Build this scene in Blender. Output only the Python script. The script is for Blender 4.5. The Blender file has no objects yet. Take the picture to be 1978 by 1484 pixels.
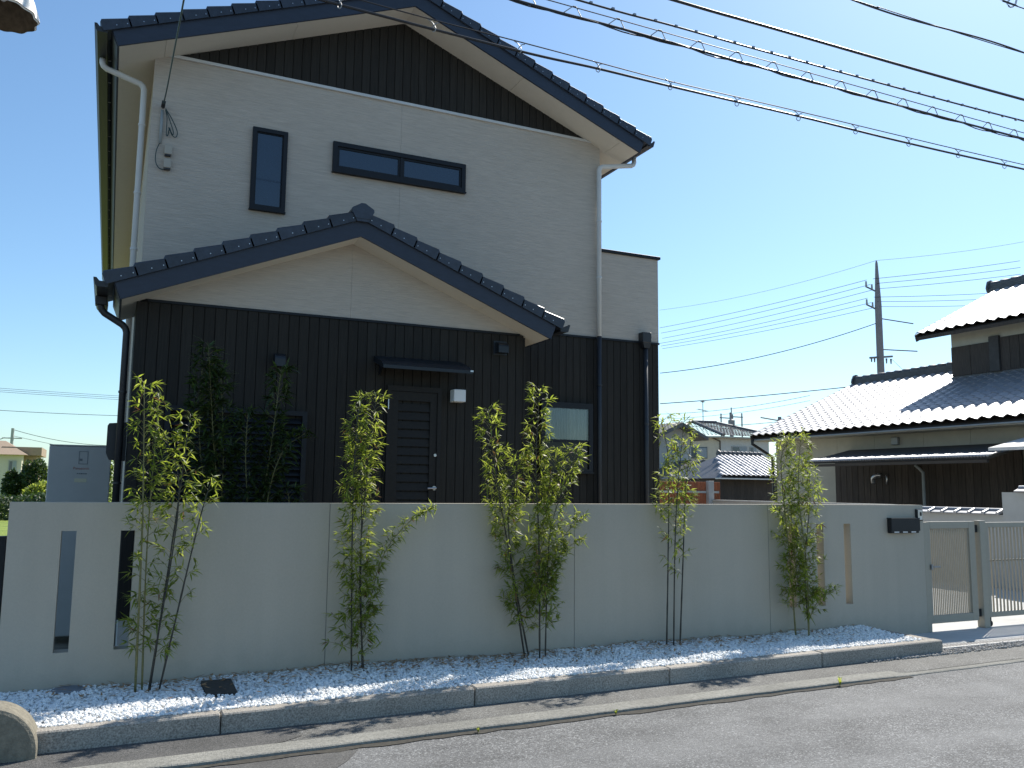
import bpy, math, random
from math import sin, cos, tan, pi, radians, atan, sqrt
from mathutils import Vector, Matrix

# ------------------------------------------------------------------ camera, sky, sun, exposure
scene = bpy.context.scene
COL = scene.collection

cam_data = bpy.data.cameras.new('camera')
cam = bpy.data.objects.new('camera', cam_data)
COL.objects.link(cam)
cam_data.sensor_width = 36.0
cam_data.lens = 1664.0 / 1978.0 * 36.0
cam_data.clip_start = 0.05
cam_data.clip_end = 6000.0
YAW, PITCH, ROLL, CAMH = radians(24.9), radians(6.935), radians(0.635), 1.486
fw = Vector((sin(YAW) * cos(PITCH), cos(YAW) * cos(PITCH), sin(PITCH)))
rt = Vector((cos(YAW), -sin(YAW), 0.0))
up = rt.cross(fw)
rt2 = rt * cos(ROLL) + up * sin(ROLL)
up2 = up * cos(ROLL) - rt * sin(ROLL)
cam.matrix_world = Matrix(((rt2.x, up2.x, -fw.x, 0.0), (rt2.y, up2.y, -fw.y, 0.0), (rt2.z, up2.z, -fw.z, CAMH), (0, 0, 0, 1)))
scene.camera = cam

SUN_EL, SUN_AZ = radians(46.5), radians(61.3)      # azimuth measured from +Y towards +X
world = bpy.data.worlds.new('World')
scene.world = world
world.use_nodes = True
wn = world.node_tree.nodes
wl = world.node_tree.links
wn.clear()
w_out = wn.new('ShaderNodeOutputWorld')
w_bg = wn.new('ShaderNodeBackground')
w_sky = wn.new('ShaderNodeTexSky')
w_sky.sky_type = 'NISHITA'
w_sky.sun_disc = False
w_sky.sun_elevation = SUN_EL
w_sky.sun_rotation = SUN_AZ
w_sky.altitude = 0.0
w_sky.air_density = 1.0
w_sky.dust_density = 0.55
w_sky.ozone_density = 4.0
w_bg.inputs['Strength'].default_value = 0.13
w_tint = wn.new('ShaderNodeMix')          # one white-balance tint over the whole sky
w_tint.data_type = 'RGBA'
w_tint.blend_type = 'MULTIPLY'
w_tint.inputs['Factor'].default_value = 1.0
w_tint.inputs['B'].default_value = (0.88, 1.0, 1.0, 1.0)
wl.new(w_sky.outputs[0], w_tint.inputs['A'])
wl.new(w_tint.outputs['Result'], w_bg.inputs[0])
wl.new(w_bg.outputs[0], w_out.inputs[0])

sun_data = bpy.data.lights.new('sun', 'SUN')
sun_data.energy = 5.0
sun_data.angle = radians(0.5)
sun_data.color = (1.0, 0.95, 0.87)
sun = bpy.data.objects.new('sun', sun_data)
COL.objects.link(sun)
sdir = Vector((sin(SUN_AZ) * cos(SUN_EL), cos(SUN_AZ) * cos(SUN_EL), sin(SUN_EL)))
sun.rotation_euler = sdir.to_track_quat('Z', 'Y').to_euler()
sun.location = sdir * 60.0

scene.render.engine = 'CYCLES'
scene.view_settings.view_transform = 'Standard'
scene.view_settings.look = 'None'
scene.view_settings.exposure = 0.40
scene.view_settings.gamma = 1.0
scene.view_settings.use_curve_mapping = False
scene.cycles.max_bounces = 6
scene.cycles.transparent_max_bounces = 12

rng = random.Random(7)

# ------------------------------------------------------------------ materials
MATS = {}


def nd(nt, t, **kw):
    n = nt.nodes.new(t)
    for k, v in kw.items():
        setattr(n, k, v)
    return n


def mat(name, col, rough=0.6, var=0.12, scale=(6, 6, 6), detail=4.0, bump=0.0, bscale=(60, 60, 60), spec=0.5, metal=0.0,
        rnd=0.0, col2=None, big=0.0, bigscale=0.7, bdist=0.01):
    """procedural principled material in world coordinates: noise colour, noise relief, per-object tone"""
    if name in MATS:
        return MATS[name]
    m = bpy.data.materials.new(name)
    m.use_nodes = True
    nt = m.node_tree
    b = nt.nodes['Principled BSDF']
    L = nt.links.new
    geo = nd(nt, 'ShaderNodeNewGeometry')
    mp = nd(nt, 'ShaderNodeMapping')
    mp.inputs['Scale'].default_value = scale
    L(geo.outputs['Position'], mp.inputs['Vector'])
    nz = nd(nt, 'ShaderNodeTexNoise')
    nz.inputs['Scale'].default_value = 1.0
    nz.inputs['Detail'].default_value = detail
    nz.inputs['Roughness'].default_value = 0.65
    L(mp.outputs[0], nz.inputs['Vector'])
    rmp = nd(nt, 'ShaderNodeValToRGB')
    c = Vector(col)
    if col2 is None:
        lo, hi = c * (1 - var), c * (1 + var)
    else:
        lo, hi = c, Vector(col2)
    rmp.color_ramp.elements[0].position = 0.3
    rmp.color_ramp.elements[1].position = 0.7
    rmp.color_ramp.elements[0].color = (*lo, 1)
    rmp.color_ramp.elements[1].color = (*hi, 1)
    L(nz.outputs['Fac'], rmp.inputs['Fac'])
    out = rmp.outputs['Color']

    def scaled(sock, fac_sock):
        mx = nd(nt, 'ShaderNodeMix', data_type='RGBA', blend_type='MULTIPLY')
        mx.inputs['Factor'].default_value = 1.0
        L(sock, mx.inputs['A'])
        L(fac_sock, mx.inputs['B'])
        return mx.outputs['Result']
    if big > 0:
        n2 = nd(nt, 'ShaderNodeTexNoise')
        n2.inputs['Scale'].default_value = bigscale
        n2.inputs['Detail'].default_value = 3
        L(geo.outputs['Position'], n2.inputs['Vector'])
        mr = nd(nt, 'ShaderNodeMapRange')
        mr.inputs['From Min'].default_value = 0.3
        mr.inputs['From Max'].default_value = 0.7
        mr.inputs['To Min'].default_value = 1 - big
        mr.inputs['To Max'].default_value = 1 + big
        L(n2.outputs['Fac'], mr.inputs['Value'])
        out = scaled(out, mr.outputs[0])
    if rnd > 0:
        oi = nd(nt, 'ShaderNodeObjectInfo')
        mr = nd(nt, 'ShaderNodeMapRange')
        mr.inputs['To Min'].default_value = 1 - rnd
        mr.inputs['To Max'].default_value = 1 + rnd
        L(oi.outputs['Random'], mr.inputs['Value'])
        out = scaled(out, mr.outputs[0])
    L(out, b.inputs['Base Color'])
    b.inputs['Roughness'].default_value = rough
    b.inputs['Metallic'].default_value = metal
    b.inputs['Specular IOR Level'].default_value = spec
    if bump > 0:
        mp2 = nd(nt, 'ShaderNodeMapping')
        mp2.inputs['Scale'].default_value = bscale
        L(geo.outputs['Position'], mp2.inputs['Vector'])
        nb = nd(nt, 'ShaderNodeTexNoise')
        nb.inputs['Scale'].default_value = 1.0
        nb.inputs['Detail'].default_value = 3
        L(mp2.outputs[0], nb.inputs['Vector'])
        bp = nd(nt, 'ShaderNodeBump')
        bp.inputs['Strength'].default_value = bump
        bp.inputs['Distance'].default_value = bdist
        L(nb.outputs['Fac'], bp.inputs['Height'])
        L(bp.outputs[0], b.inputs['Normal'])
    MATS[name] = m
    return m


def asphalt(name, base, light, stone=(0.42, 0.42, 0.40), patch=0.35, sc=95.0):
    """asphalt with visible aggregate and worn, dusty patches"""
    m = bpy.data.materials.new(name)
    m.use_nodes = True
    nt = m.node_tree
    L = nt.links.new
    b = nt.nodes['Principled BSDF']
    geo = nd(nt, 'ShaderNodeNewGeometry')
    vo = nd(nt, 'ShaderNodeTexVoronoi')
    vo.inputs['Scale'].default_value = sc
    L(geo.outputs['Position'], vo.inputs['Vector'])
    sep = nd(nt, 'ShaderNodeSeparateColor')
    L(vo.outputs['Color'], sep.inputs['Color'])
    r1 = nd(nt, 'ShaderNodeValToRGB')
    e = r1.color_ramp.elements
    e[0].position = 0.0
    e[0].color = (*[c * 0.6 for c in base], 1)
    e[1].position = 1.0
    e[1].color = (*stone, 1)
    k = r1.color_ramp.elements.new(0.45)
    k.color = (*base, 1)
    k = r1.color_ramp.elements.new(0.82)
    k.color = (*[c * 1.5 for c in base], 1)
    L(sep.outputs['Red'], r1.inputs['Fac'])
    mp = nd(nt, 'ShaderNodeMapping')
    mp.inputs['Scale'].default_value = (0.35, 1.6, 1.0)
    mp.inputs['Rotation'].default_value = (0, 0, radians(-12))
    L(geo.outputs['Position'], mp.inputs['Vector'])
    nz = nd(nt, 'ShaderNodeTexNoise')
    nz.inputs['Scale'].default_value = 1.0
    nz.inputs['Detail'].default_value = 6
    nz.inputs['Roughness'].default_value = 0.6
    L(mp.outputs[0], nz.inputs['Vector'])
    mr = nd(nt, 'ShaderNodeMapRange')
    mr.inputs['From Min'].default_value = 0.42
    mr.inputs['From Max'].default_value = 0.68
    mr.inputs['To Min'].default_value = 0.0
    mr.inputs['To Max'].default_value = patch
    L(nz.outputs['Fac'], mr.inputs['Value'])
    mx = nd(nt, 'ShaderNodeMix', data_type='RGBA')
    L(mr.outputs[0], mx.inputs['Factor'])
    L(r1.outputs['Color'], mx.inputs['A'])
    mx.inputs['B'].default_value = (*light, 1)
    n3 = nd(nt, 'ShaderNodeTexNoise')
    n3.inputs['Scale'].default_value = 2.3
    n3.inputs['Detail'].default_value = 5
    L(geo.outputs['Position'], n3.inputs['Vector'])
    m3 = nd(nt, 'ShaderNodeMapRange')
    m3.inputs['From Min'].default_value = 0.3
    m3.inputs['From Max'].default_value = 0.7
    m3.inputs['To Min'].default_value = 0.82
    m3.inputs['To Max'].default_value = 1.15
    L(n3.outputs['Fac'], m3.inputs['Value'])
    mm = nd(nt, 'ShaderNodeMix', data_type='RGBA', blend_type='MULTIPLY')
    mm.inputs['Factor'].default_value = 1.0
    L(mx.outputs['Result'], mm.inputs['A'])
    L(m3.outputs[0], mm.inputs['B'])
    L(mm.outputs['Result'], b.inputs['Base Color'])
    b.inputs['Roughness'].default_value = 0.78
    b.inputs['Specular IOR Level'].default_value = 0.35
    bp = nd(nt, 'ShaderNodeBump')
    bp.inputs['Strength'].default_value = 0.55
    bp.inputs['Distance'].default_value = 0.006
    ad = nd(nt, 'ShaderNodeMath', operation='SUBTRACT')
    L(sep.outputs['Green'], ad.inputs[0])
    L(vo.outputs['Distance'], ad.inputs[1])
    L(ad.outputs[0], bp.inputs['Height'])
    L(bp.outputs[0], b.inputs['Normal'])
    MATS[name] = m
    return m


def leafmat(name, col, trans, rough=0.45, tw=0.5, rnd=0.35):
    m = bpy.data.materials.new(name)
    m.use_nodes = True
    nt = m.node_tree
    L = nt.links.new
    b = nt.nodes['Principled BSDF']
    out = nt.nodes['Material Output']
    geo = nd(nt, 'ShaderNodeNewGeometry')
    nz = nd(nt, 'ShaderNodeTexNoise')
    nz.inputs['Scale'].default_value = 14.0
    nz.inputs['Detail'].default_value = 2
    L(geo.outputs['Position'], nz.inputs['Vector'])
    mr = nd(nt, 'ShaderNodeMapRange')
    mr.inputs['From Min'].default_value = 0.3
    mr.inputs['From Max'].default_value = 0.7
    mr.inputs['To Min'].default_value = 1 - rnd
    mr.inputs['To Max'].default_value = 1 + rnd
    L(nz.outputs['Fac'], mr.inputs['Value'])

    def tint(c):
        mm = nd(nt, 'ShaderNodeMix', data_type='RGBA', blend_type='MULTIPLY')
        mm.inputs['Factor'].default_value = 1.0
        mm.inputs['A'].default_value = (*c, 1)
        L(mr.outputs[0], mm.inputs['B'])
        return mm.outputs['Result']
    L(tint(col), b.inputs['Base Color'])
    b.inputs['Roughness'].default_value = rough
    b.inputs['Specular IOR Level'].default_value = 0.45
    tr = nd(nt, 'ShaderNodeBsdfTranslucent')
    L(tint(trans), tr.inputs['Color'])
    ms = nd(nt, 'ShaderNodeMixShader')
    ms.inputs[0].default_value = tw
    L(b.outputs[0], ms.inputs[1])
    L(tr.outputs[0], ms.inputs[2])
    L(ms.outputs[0], out.inputs['Surface'])
    MATS[name] = m
    return m


# setting
mat('ground_soil', (0.16, 0.14, 0.10), 0.95, 0.3, (3, 3, 3), bump=0.5, bscale=(30, 30, 30), big=0.2)
mat('field_grass', (0.13, 0.19, 0.025), 0.9, 0.3, (1.6, 1.6, 1.6), col2=(0.26, 0.32, 0.04), bump=0.9, bscale=(14, 14, 14), bdist=0.05)
asphalt('road_asphalt', (0.125, 0.125, 0.123), (0.235, 0.235, 0.23), stone=(0.33,0.33,0.32), patch=0.6, sc=115)
asphalt('pavement_asphalt', (0.125, 0.122, 0.113), (0.20, 0.19, 0.17), stone=(0.3,0.3,0.28), patch=0.4, sc=130)
mat('edge_concrete', (0.235, 0.228, 0.20), 0.9, 0.3, (45, 45, 45), bump=0.7, bscale=(110, 110, 110), big=0.15, bigscale=2.0)
mat('crack_soil', (0.05, 0.045, 0.035), 0.95, 0.4, (30, 30, 30))
mat('kerb_granite', (0.335, 0.305, 0.262), 0.85, 0.5, (95, 95, 95), detail=2, bump=0.4, bscale=(140, 140, 140), rnd=0.06, big=0.12, bigscale=2.5)
mat('white_marble', (0.84, 0.84, 0.82), 0.75, 0.06, (30, 30, 30), big=0.06, bigscale=9)
mat('grey_stone', (0.30, 0.29, 0.27), 0.85, 0.5, (60, 60, 60), big=0.2, bigscale=14)
mat('drive_concrete', (0.50, 0.49, 0.46), 0.85, 0.08, (8, 8, 8), bump=0.2, bscale=(120, 120, 120), big=0.1)
mat('steel_grate', (0.34, 0.34, 0.34), 0.5, 0.15, (40, 40, 40), metal=0.6)
# wall and gate
mat('render_wall', (0.465, 0.418, 0.338), 0.92, 0.035, (70, 70, 70), bump=0.22, bscale=(230, 230, 230), bdist=0.004, big=0.05, bigscale=0.9)
def weather(m, amount=0.05, zdirt=0.16):
    """faint vertical rain streaks and splash dirt near the ground, multiplied into the colour"""
    nt = m.node_tree
    b = nt.nodes['Principled BSDF']
    src = b.inputs['Base Color'].links[0].from_socket
    geo = nd(nt, 'ShaderNodeNewGeometry')
    mp = nd(nt, 'ShaderNodeMapping')
    mp.inputs['Scale'].default_value = (7.0, 7.0, 0.45)
    nt.links.new(geo.outputs['Position'], mp.inputs['Vector'])
    nz = nd(nt, 'ShaderNodeTexNoise')
    nz.inputs['Scale'].default_value = 1.0
    nz.inputs['Detail'].default_value = 5
    nt.links.new(mp.outputs[0], nz.inputs['Vector'])
    mr = nd(nt, 'ShaderNodeMapRange')
    mr.inputs['From Min'].default_value = 0.35
    mr.inputs['From Max'].default_value = 0.7
    mr.inputs['To Min'].default_value = 1.0 + amount * 0.5
    mr.inputs['To Max'].default_value = 1.0 - amount
    nt.links.new(nz.outputs['Fac'], mr.inputs['Value'])
    sp = nd(nt, 'ShaderNodeSeparateXYZ')
    nt.links.new(geo.outputs['Position'], sp.inputs[0])
    n2 = nd(nt, 'ShaderNodeTexNoise')
    n2.inputs['Scale'].default_value = 9.0
    n2.inputs['Detail'].default_value = 5
    nt.links.new(geo.outputs['Position'], n2.inputs['Vector'])
    ad = nd(nt, 'ShaderNodeMath', operation='MULTIPLY_ADD')
    ad.inputs[1].default_value = -0.30
    nt.links.new(n2.outputs['Fac'], ad.inputs[0])
    nt.links.new(sp.outputs['Z'], ad.inputs[2])
    m2 = nd(nt, 'ShaderNodeMapRange')
    m2.inputs['From Min'].default_value = -0.17
    m2.inputs['From Max'].default_value = zdirt - 0.15
    m2.inputs['To Min'].default_value = 0.9
    m2.inputs['To Max'].default_value = 1.0
    nt.links.new(ad.outputs[0], m2.inputs['Value'])
    mu = nd(nt, 'ShaderNodeMath', operation='MULTIPLY')
    nt.links.new(mr.outputs[0], mu.inputs[0])
    nt.links.new(m2.outputs[0], mu.inputs[1])
    mx = nd(nt, 'ShaderNodeMix', data_type='RGBA', blend_type='MULTIPLY')
    mx.inputs['Factor'].default_value = 1.0
    nt.links.new(src, mx.inputs['A'])
    nt.links.new(mu.outputs[0], mx.inputs['B'])
    nt.links.new(mx.outputs['Result'], b.inputs['Base Color'])


weather(MATS['render_wall'], 0.032)
mat('sealant', (0.18, 0.18, 0.17), 0.8, 0.1)
mat('gate_aluminium', (0.37, 0.335, 0.265), 0.5, 0.04, (20, 20, 20))
mat('black_metal', (0.014, 0.015, 0.017), 0.5, 0.2, (30, 30, 30), spec=0.35)
mat('awning_black', (0.012, 0.016, 0.022), 0.4, 0.15, spec=0.45)
mat('black_lid', (0.035, 0.034, 0.032), 0.7, 0.35, (40, 40, 40), bump=0.3)
mat('grey_lid', (0.20, 0.22, 0.25), 0.7, 0.15, (20, 20, 20))
mat('silver', (0.55, 0.55, 0.56), 0.3, 0.05, metal=0.8)
mat('white_print', (0.7, 0.7, 0.7), 0.6, 0.03)
# house
mat('cream_siding', (0.505, 0.445, 0.375), 0.9, 0.14, (5, 5, 105), detail=6, bump=0.8, bscale=(10, 10, 170), bdist=0.008, big=0.03)
mat('soffit_board', (0.72, 0.66, 0.56), 0.85, 0.02, (12, 12, 12))
mat('dark_siding', (0.027, 0.0245, 0.021), 0.8, 0.28, (70, 70, 2.5), detail=5, bump=0.4, bscale=(150, 150, 5), bdist=0.004, rnd=0.16, spec=0.25)
mat('dark_backing', (0.016, 0.015, 0.014), 0.8, 0.2)
mat('navy_fascia', (0.022, 0.030, 0.050), 0.5, 0.14, (8, 8, 30), bump=0.08)
mat('navy_tile', (0.030, 0.038, 0.055), 0.42, 0.25, (14, 14, 14), bump=0.12, bscale=(70, 70, 70), rnd=0.18)
mat('gutter_black', (0.022, 0.023, 0.026), 0.45, 0.1)
mat('pipe_white', (0.62, 0.62, 0.60), 0.5, 0.05)
mat('frame_black', (0.010, 0.012, 0.016), 0.5, 0.1, spec=0.3)
mat('shutter_black', (0.010, 0.012, 0.015), 0.55, 0.1, spec=0.35)
mat('pane_dim', (0.010, 0.012, 0.014), 0.08, 0.1, spec=0.3)
mat('pane_dark', (0.012, 0.026, 0.050), 0.04, 0.1, spec=1.0)  # blue sky reflection put into the base colour
mat('curtain', (0.62, 0.62, 0.56), 0.9, 0.1, (40, 40, 4))
mat('door_brown', (0.019, 0.017, 0.015), 0.65, 0.2, (20, 20, 60), spec=0.3)
mat('lamp_white', (0.78, 0.78, 0.76), 0.5, 0.02)
mat('conduit_grey', (0.30, 0.33, 0.33), 0.6, 0.08)
mat('cable_black', (0.02, 0.02, 0.022), 0.4, 0.1)
mat('cable_green', (0.02, 0.05, 0.05), 0.5, 0.1)
mat('box_beige', (0.40, 0.37, 0.31), 0.7, 0.05)
mat('tank_grey', (0.40, 0.40, 0.385), 0.5, 0.04)
mat('print_red', (0.35, 0.14, 0.11), 0.6, 0.05)
mat('print_dark', (0.16, 0.18, 0.19), 0.6, 0.05)
mat('print_cream', (0.52, 0.50, 0.36), 0.6, 0.05)
mat('concrete_block', (0.21, 0.19, 0.145), 0.9, 0.25, (25, 25, 25), bump=0.5, bscale=(80, 80, 80))
# plants
leafmat('leaf_green', (0.085, 0.135, 0.022), (0.36, 0.44, 0.05), tw=0.55)
leafmat('leaf_yellow', (0.17, 0.21, 0.045), (0.50, 0.56, 0.10), tw=0.58)
leafmat('leaf_dark', (0.050, 0.085, 0.018), (0.12, 0.18, 0.03), tw=0.4)
leafmat('leaf_brown', (0.19, 0.10, 0.04), (0.30, 0.15, 0.05), tw=0.3)
leafmat('leaf_shrub', (0.030, 0.060, 0.014), (0.06, 0.11, 0.02), tw=0.3)
mat('litter_brown', (0.30, 0.18, 0.09), 0.8, 0.5, (9, 9, 9))
mat('culm_dark', (0.030, 0.028, 0.022), 0.4, 0.45, (20, 20, 60))
mat('culm_green', (0.16, 0.15, 0.05), 0.45, 0.3, (20, 20, 60))
mat('bark', (0.08, 0.06, 0.045), 0.9, 0.3, (30, 30, 8))
# neighbourhood
mat('kawara_silver', (0.36, 0.36, 0.37), 0.47, 0.12, (9, 9, 9), spec=1.0, metal=0.45, rnd=0.10)
mat('kawara_dark', (0.10, 0.10, 0.105), 0.5, 0.2, (9, 9, 9))
mat('kawara_weathered', (0.17, 0.165, 0.155), 0.55, 0.3, (4, 4, 4))
mat('plaster_beige', (0.47, 0.45, 0.37), 0.9, 0.06, (5, 5, 5), big=0.05)
mat('plaster_grey', (0.50, 0.49, 0.45), 0.9, 0.05, (5, 5, 5), big=0.05)
mat('cream_house', (0.66, 0.60, 0.47), 0.9, 0.05)
mat('cream_wall', (0.62, 0.61, 0.56), 0.9, 0.05)
mat('dark_wood', (0.065, 0.052, 0.042), 0.85, 0.4, (60, 60, 3), rnd=0.18)
mat('zinc', (0.72, 0.70, 0.66), 0.35, 0.1, spec=0.8)
mat('shingle_dark', (0.06, 0.055, 0.05), 0.7, 0.2)
mat('orange_board', (0.33, 0.105, 0.045), 0.8, 0.2, (40, 40, 3), rnd=0.15)
mat('post_grey', (0.42, 0.42, 0.40), 0.7, 0.05)
mat('roof_brown', (0.34, 0.25, 0.17), 0.8, 0.1)
mat('pole_concrete', (0.27, 0.25, 0.26), 0.85, 0.1)
mat('window_dim', (0.07, 0.09, 0.11), 0.1, 0.1, spec=0.8)
mat('window_light', (0.30, 0.34, 0.36), 0.3, 0.1)
mat('shade_enamel', (0.72, 0.70, 0.64), 0.5, 0.06)
mat('shade_rust', (0.13, 0.10, 0.065), 0.85, 0.35, (30, 30, 30))
mat('stair_steel', (0.2, 0.21, 0.22), 0.6, 0.1)

# ------------------------------------------------------------------ object helpers
ORG = {}


def thing(name, label, cat, loc=(0, 0, 0), group=None):
    o = bpy.data.objects.new(name, None)
    o.empty_display_size = 0.1
    COL.objects.link(o)
    o.location = loc
    o['label'] = label
    o['category'] = cat
    if group:
        o['group'] = group
    ORG[o.name] = Vector(loc)
    return o


def structure(name, loc=(0, 0, 0)):
    o = bpy.data.objects.new(name, None)
    o.empty_display_size = 0.1
    COL.objects.link(o)
    o.location = loc
    o['kind'] = 'structure'
    ORG[o.name] = Vector(loc)
    return o


def tag(o, label, cat, group=None):
    o['label'] = label
    o['category'] = cat
    if group:
        o['group'] = group
    return o


class MB:
    def __init__(self):
        self.v = []
        self.f = []
        self.m = []
        self.smooth = False

    def add(self, verts, faces, mi=0):
        o = len(self.v)
        self.v += [tuple(p) for p in verts]
        self.f += [tuple(i + o for i in f) for f in faces]
        self.m += [mi] * len(faces)
        return self

    def box(self, x0, x1, y0, y1, z0, z1, mi=0):
        return self.hexa([(x0, y0, z0), (x1, y0, z0), (x1, y1, z0), (x0, y1, z0), (x0, y0, z1), (x1, y0, z1), (x1, y1, z1), (x0, y1, z1)], mi)

    def hexa(self, p, mi=0):
        return self.add(p, [(0, 3, 2, 1), (4, 5, 6, 7), (0, 1, 5, 4), (1, 2, 6, 5), (2, 3, 7, 6), (3, 0, 4, 7)], mi)

    def cbox(self, x0, x1, y0, y1, z0, z1, b=0.005, mi=0):
        """box with chamfered edges"""
        X, Y, Z = (x0, x1), (y0, y1), (z0, z1)
        vs, idx = [], {}
        for i in (0, 1):
            for j in (0, 1):
                for k in (0, 1):
                    for a in (0, 1, 2):
                        p = [X[i], Y[j], Z[k]]
                        s = [1 if i == 0 else -1, 1 if j == 0 else -1, 1 if k == 0 else -1]
                        for q in (0, 1, 2):
                            if q != a:
                                p[q] += s[q] * b
                        idx[(i, j, k, a)] = len(vs)
                        vs.append(p)
        F = []
        for a in (0, 1, 2):
            o1, o2 = [(1, 2), (2, 0), (0, 1)][a]
            for s in (0, 1):
                loop = []
                for (u, w) in ((0, 0), (1, 0), (1, 1), (0, 1)):
                    c = [0, 0, 0]
                    c[a], c[o1], c[o2] = s, u, w
                    loop.append(idx[(c[0], c[1], c[2], a)])
                F.append(tuple(loop if s else loop[::-1]))
        for a in (0, 1, 2):
            o1, o2 = [(1, 2), (2, 0), (0, 1)][a]
            for u in (0, 1):
                for w in (0, 1):
                    c0 = [0, 0, 0]
                    c0[o1], c0[o2] = u, w
                    c1 = list(c0)
                    c1[a] = 1
                    q = [idx[(*c0, o1)], idx[(*c1, o1)], idx[(*c1, o2)], idx[(*c0, o2)]]
                    F.append(tuple(q))
        for i in (0, 1):
            for j in (0, 1):
                for k in (0, 1):
                    F.append((idx[(i, j, k, 0)], idx[(i, j, k, 1)], idx[(i, j, k, 2)]))
        return self.add(vs, F, mi)

    def prism_y(self, poly, y0, y1, mi=0):
        """polygon in (x,z), extruded along y"""
        n = len(poly)
        vs = [(x, y0, z) for x, z in poly] + [(x, y1, z) for x, z in poly]
        F = [tuple(range(n)), tuple(range(2 * n - 1, n - 1, -1))]
        F += [(i, i + n, (i + 1) % n + n, (i + 1) % n) for i in range(n)]
        return self.add(vs, F, mi)

    def prism_z(self, poly, z0, z1, mi=0):
        n = len(poly)
        vs = [(x, y, z0) for x, y in poly] + [(x, y, z1) for x, y in poly]
        F = [tuple(range(n - 1, -1, -1)), tuple(range(n, 2 * n))]
        F += [(i, (i + 1) % n, (i + 1) % n + n, i + n) for i in range(n)]
        return self.add(vs, F, mi)

    def prism_x(self, poly, x0, x1, mi=0):
        n = len(poly)
        vs = [(x0, y, z) for y, z in poly] + [(x1, y, z) for y, z in poly]
        F = [tuple(range(n)), tuple(range(2 * n - 1, n - 1, -1))]
        F += [(i, i + n, (i + 1) % n + n, (i + 1) % n) for i in range(n)]
        return self.add(vs, F, mi)

    def tube(self, pts, r, n=8, mi=0, caps=True):
        pts = [Vector(p) for p in pts]
        rs = r if isinstance(r, (list, tuple)) else [r] * len(pts)
        rings = []
        ref = Vector((0, 0, 1))
        prev = None
        for i, p in enumerate(pts):
            if i == 0:
                t = pts[1] - p
            elif i == len(pts) - 1:
                t = p - pts[i - 1]
            else:
                t = (pts[i + 1] - p).normalized() + (p - pts[i - 1]).normalized()
            t.normalize()
            if prev is None:
                a = ref if abs(t.dot(ref)) < 0.9 else Vector((1, 0, 0))
                u = t.cross(a).normalized()
            else:
                u = (prev - t * prev.dot(t))
                u = u.normalized() if u.length > 1e-6 else t.cross(Vector((1, 0, 0))).normalized()
            prev = u
            w = t.cross(u)
            rings.append([p + (u * cos(2 * pi * k / n) + w * sin(2 * pi * k / n)) * rs[i] for k in range(n)])
        vs = [q for ring in rings for q in ring]
        F = []
        for i in range(len(pts) - 1):
            for k in range(n):
                F.append((i * n + k, i * n + (k + 1) % n, (i + 1) * n + (k + 1) % n, (i + 1) * n + k))
        if caps:
            F.append(tuple(range(n - 1, -1, -1)))
            F.append(tuple((len(pts) - 1) * n + k for k in range(n)))
        return self.add(vs, F, mi)

    def lathe(self, prof, c=(0, 0, 0), n=20, mi=0):
        vs, F = [], []
        for r, z in prof:
            for k in range(n):
                a = 2 * pi * k / n
                vs.append((c[0] + r * cos(a), c[1] + r * sin(a), c[2] + z))
        for i in range(len(prof) - 1):
            for k in range(n):
                F.append((i * n + k, i * n + (k + 1) % n, (i + 1) * n + (k + 1) % n, (i + 1) * n + k))
        F.append(tuple(range(n - 1, -1, -1)))
        F.append(tuple((len(prof) - 1) * n + k for k in range(n)))
        return self.add(vs, F, mi)

    def mesh(self, name, mats, off=Vector((0, 0, 0))):
        me = bpy.data.meshes.new(name)
        me.from_pydata([(p[0] - off.x, p[1] - off.y, p[2] - off.z) for p in self.v], [], self.f)
        for mm in (mats if isinstance(mats, (list, tuple)) else [mats]):
            me.materials.append(MATS[mm])
        if any(self.m):
            me.polygons.foreach_set('material_index', self.m)
        if self.smooth:
            me.polygons.foreach_set('use_smooth', [True] * len(self.f))
        me.update()
        return me

    def build(self, name, mats, parent=None, stuff=False, struct=False):
        off = ORG[parent.name] if parent is not None else Vector((0, 0, 0))
        o = bpy.data.objects.new(name, self.mesh(name, mats, off))
        COL.objects.link(o)
        if parent is not None:
            o.parent = parent
        ORG[o.name] = off
        if stuff:
            o['kind'] = 'stuff'
        if struct:
            o['kind'] = 'structure'
        return o


def copies(name, me, parent, mats_at):
    """pieces sharing one mesh; mats_at = list of world matrices"""
    out = []
    off = ORG[parent.name]
    for M in mats_at:
        o = bpy.data.objects.new(name, me)
        COL.objects.link(o)
        o.parent = parent
        o.matrix_basis = Matrix.Translation(-off) @ M
        ORG[o.name] = off
        out.append(o)
    return out


def box(name, m, parent, *a, c=0.0):
    b = MB()
    if c > 0:
        b.cbox(*a, b=c)
    else:
        b.box(*a)
    return b.build(name, m, parent)


def frame_xz(b, x0, x1, z0, z1, w, y0, y1, wt=None, wb=None):
    """rectangular frame in the facade plane, butted at the corners"""
    wt = w if wt is None else wt
    wb = w if wb is None else wb
    b.box(x0, x0 + w, y0, y1, z0, z1)
    b.box(x1 - w, x1, y0, y1, z0, z1)
    b.box(x0 + w, x1 - w, y0, y1, z1 - wt, z1)
    b.box(x0 + w, x1 - w, y0, y1, z0, z0 + wb)
    return b


def smoothed(pts, n=6):
    """Catmull-Rom through the points"""
    P = [Vector(p) for p in pts]
    P = [P[0] * 2 - P[1]] + P + [P[-1] * 2 - P[-2]]
    out = []
    for i in range(1, len(P) - 2):
        for k in range(n):
            t = k / n
            a, b, c, d = P[i - 1], P[i], P[i + 1], P[i + 2]
            out.append(0.5 * ((2 * b) + (c - a) * t + (2 * a - 5 * b + 4 * c - d) * t * t + (3 * b - a - 3 * c + d) * t ** 3))
    out.append(P[-2])
    return out


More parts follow.
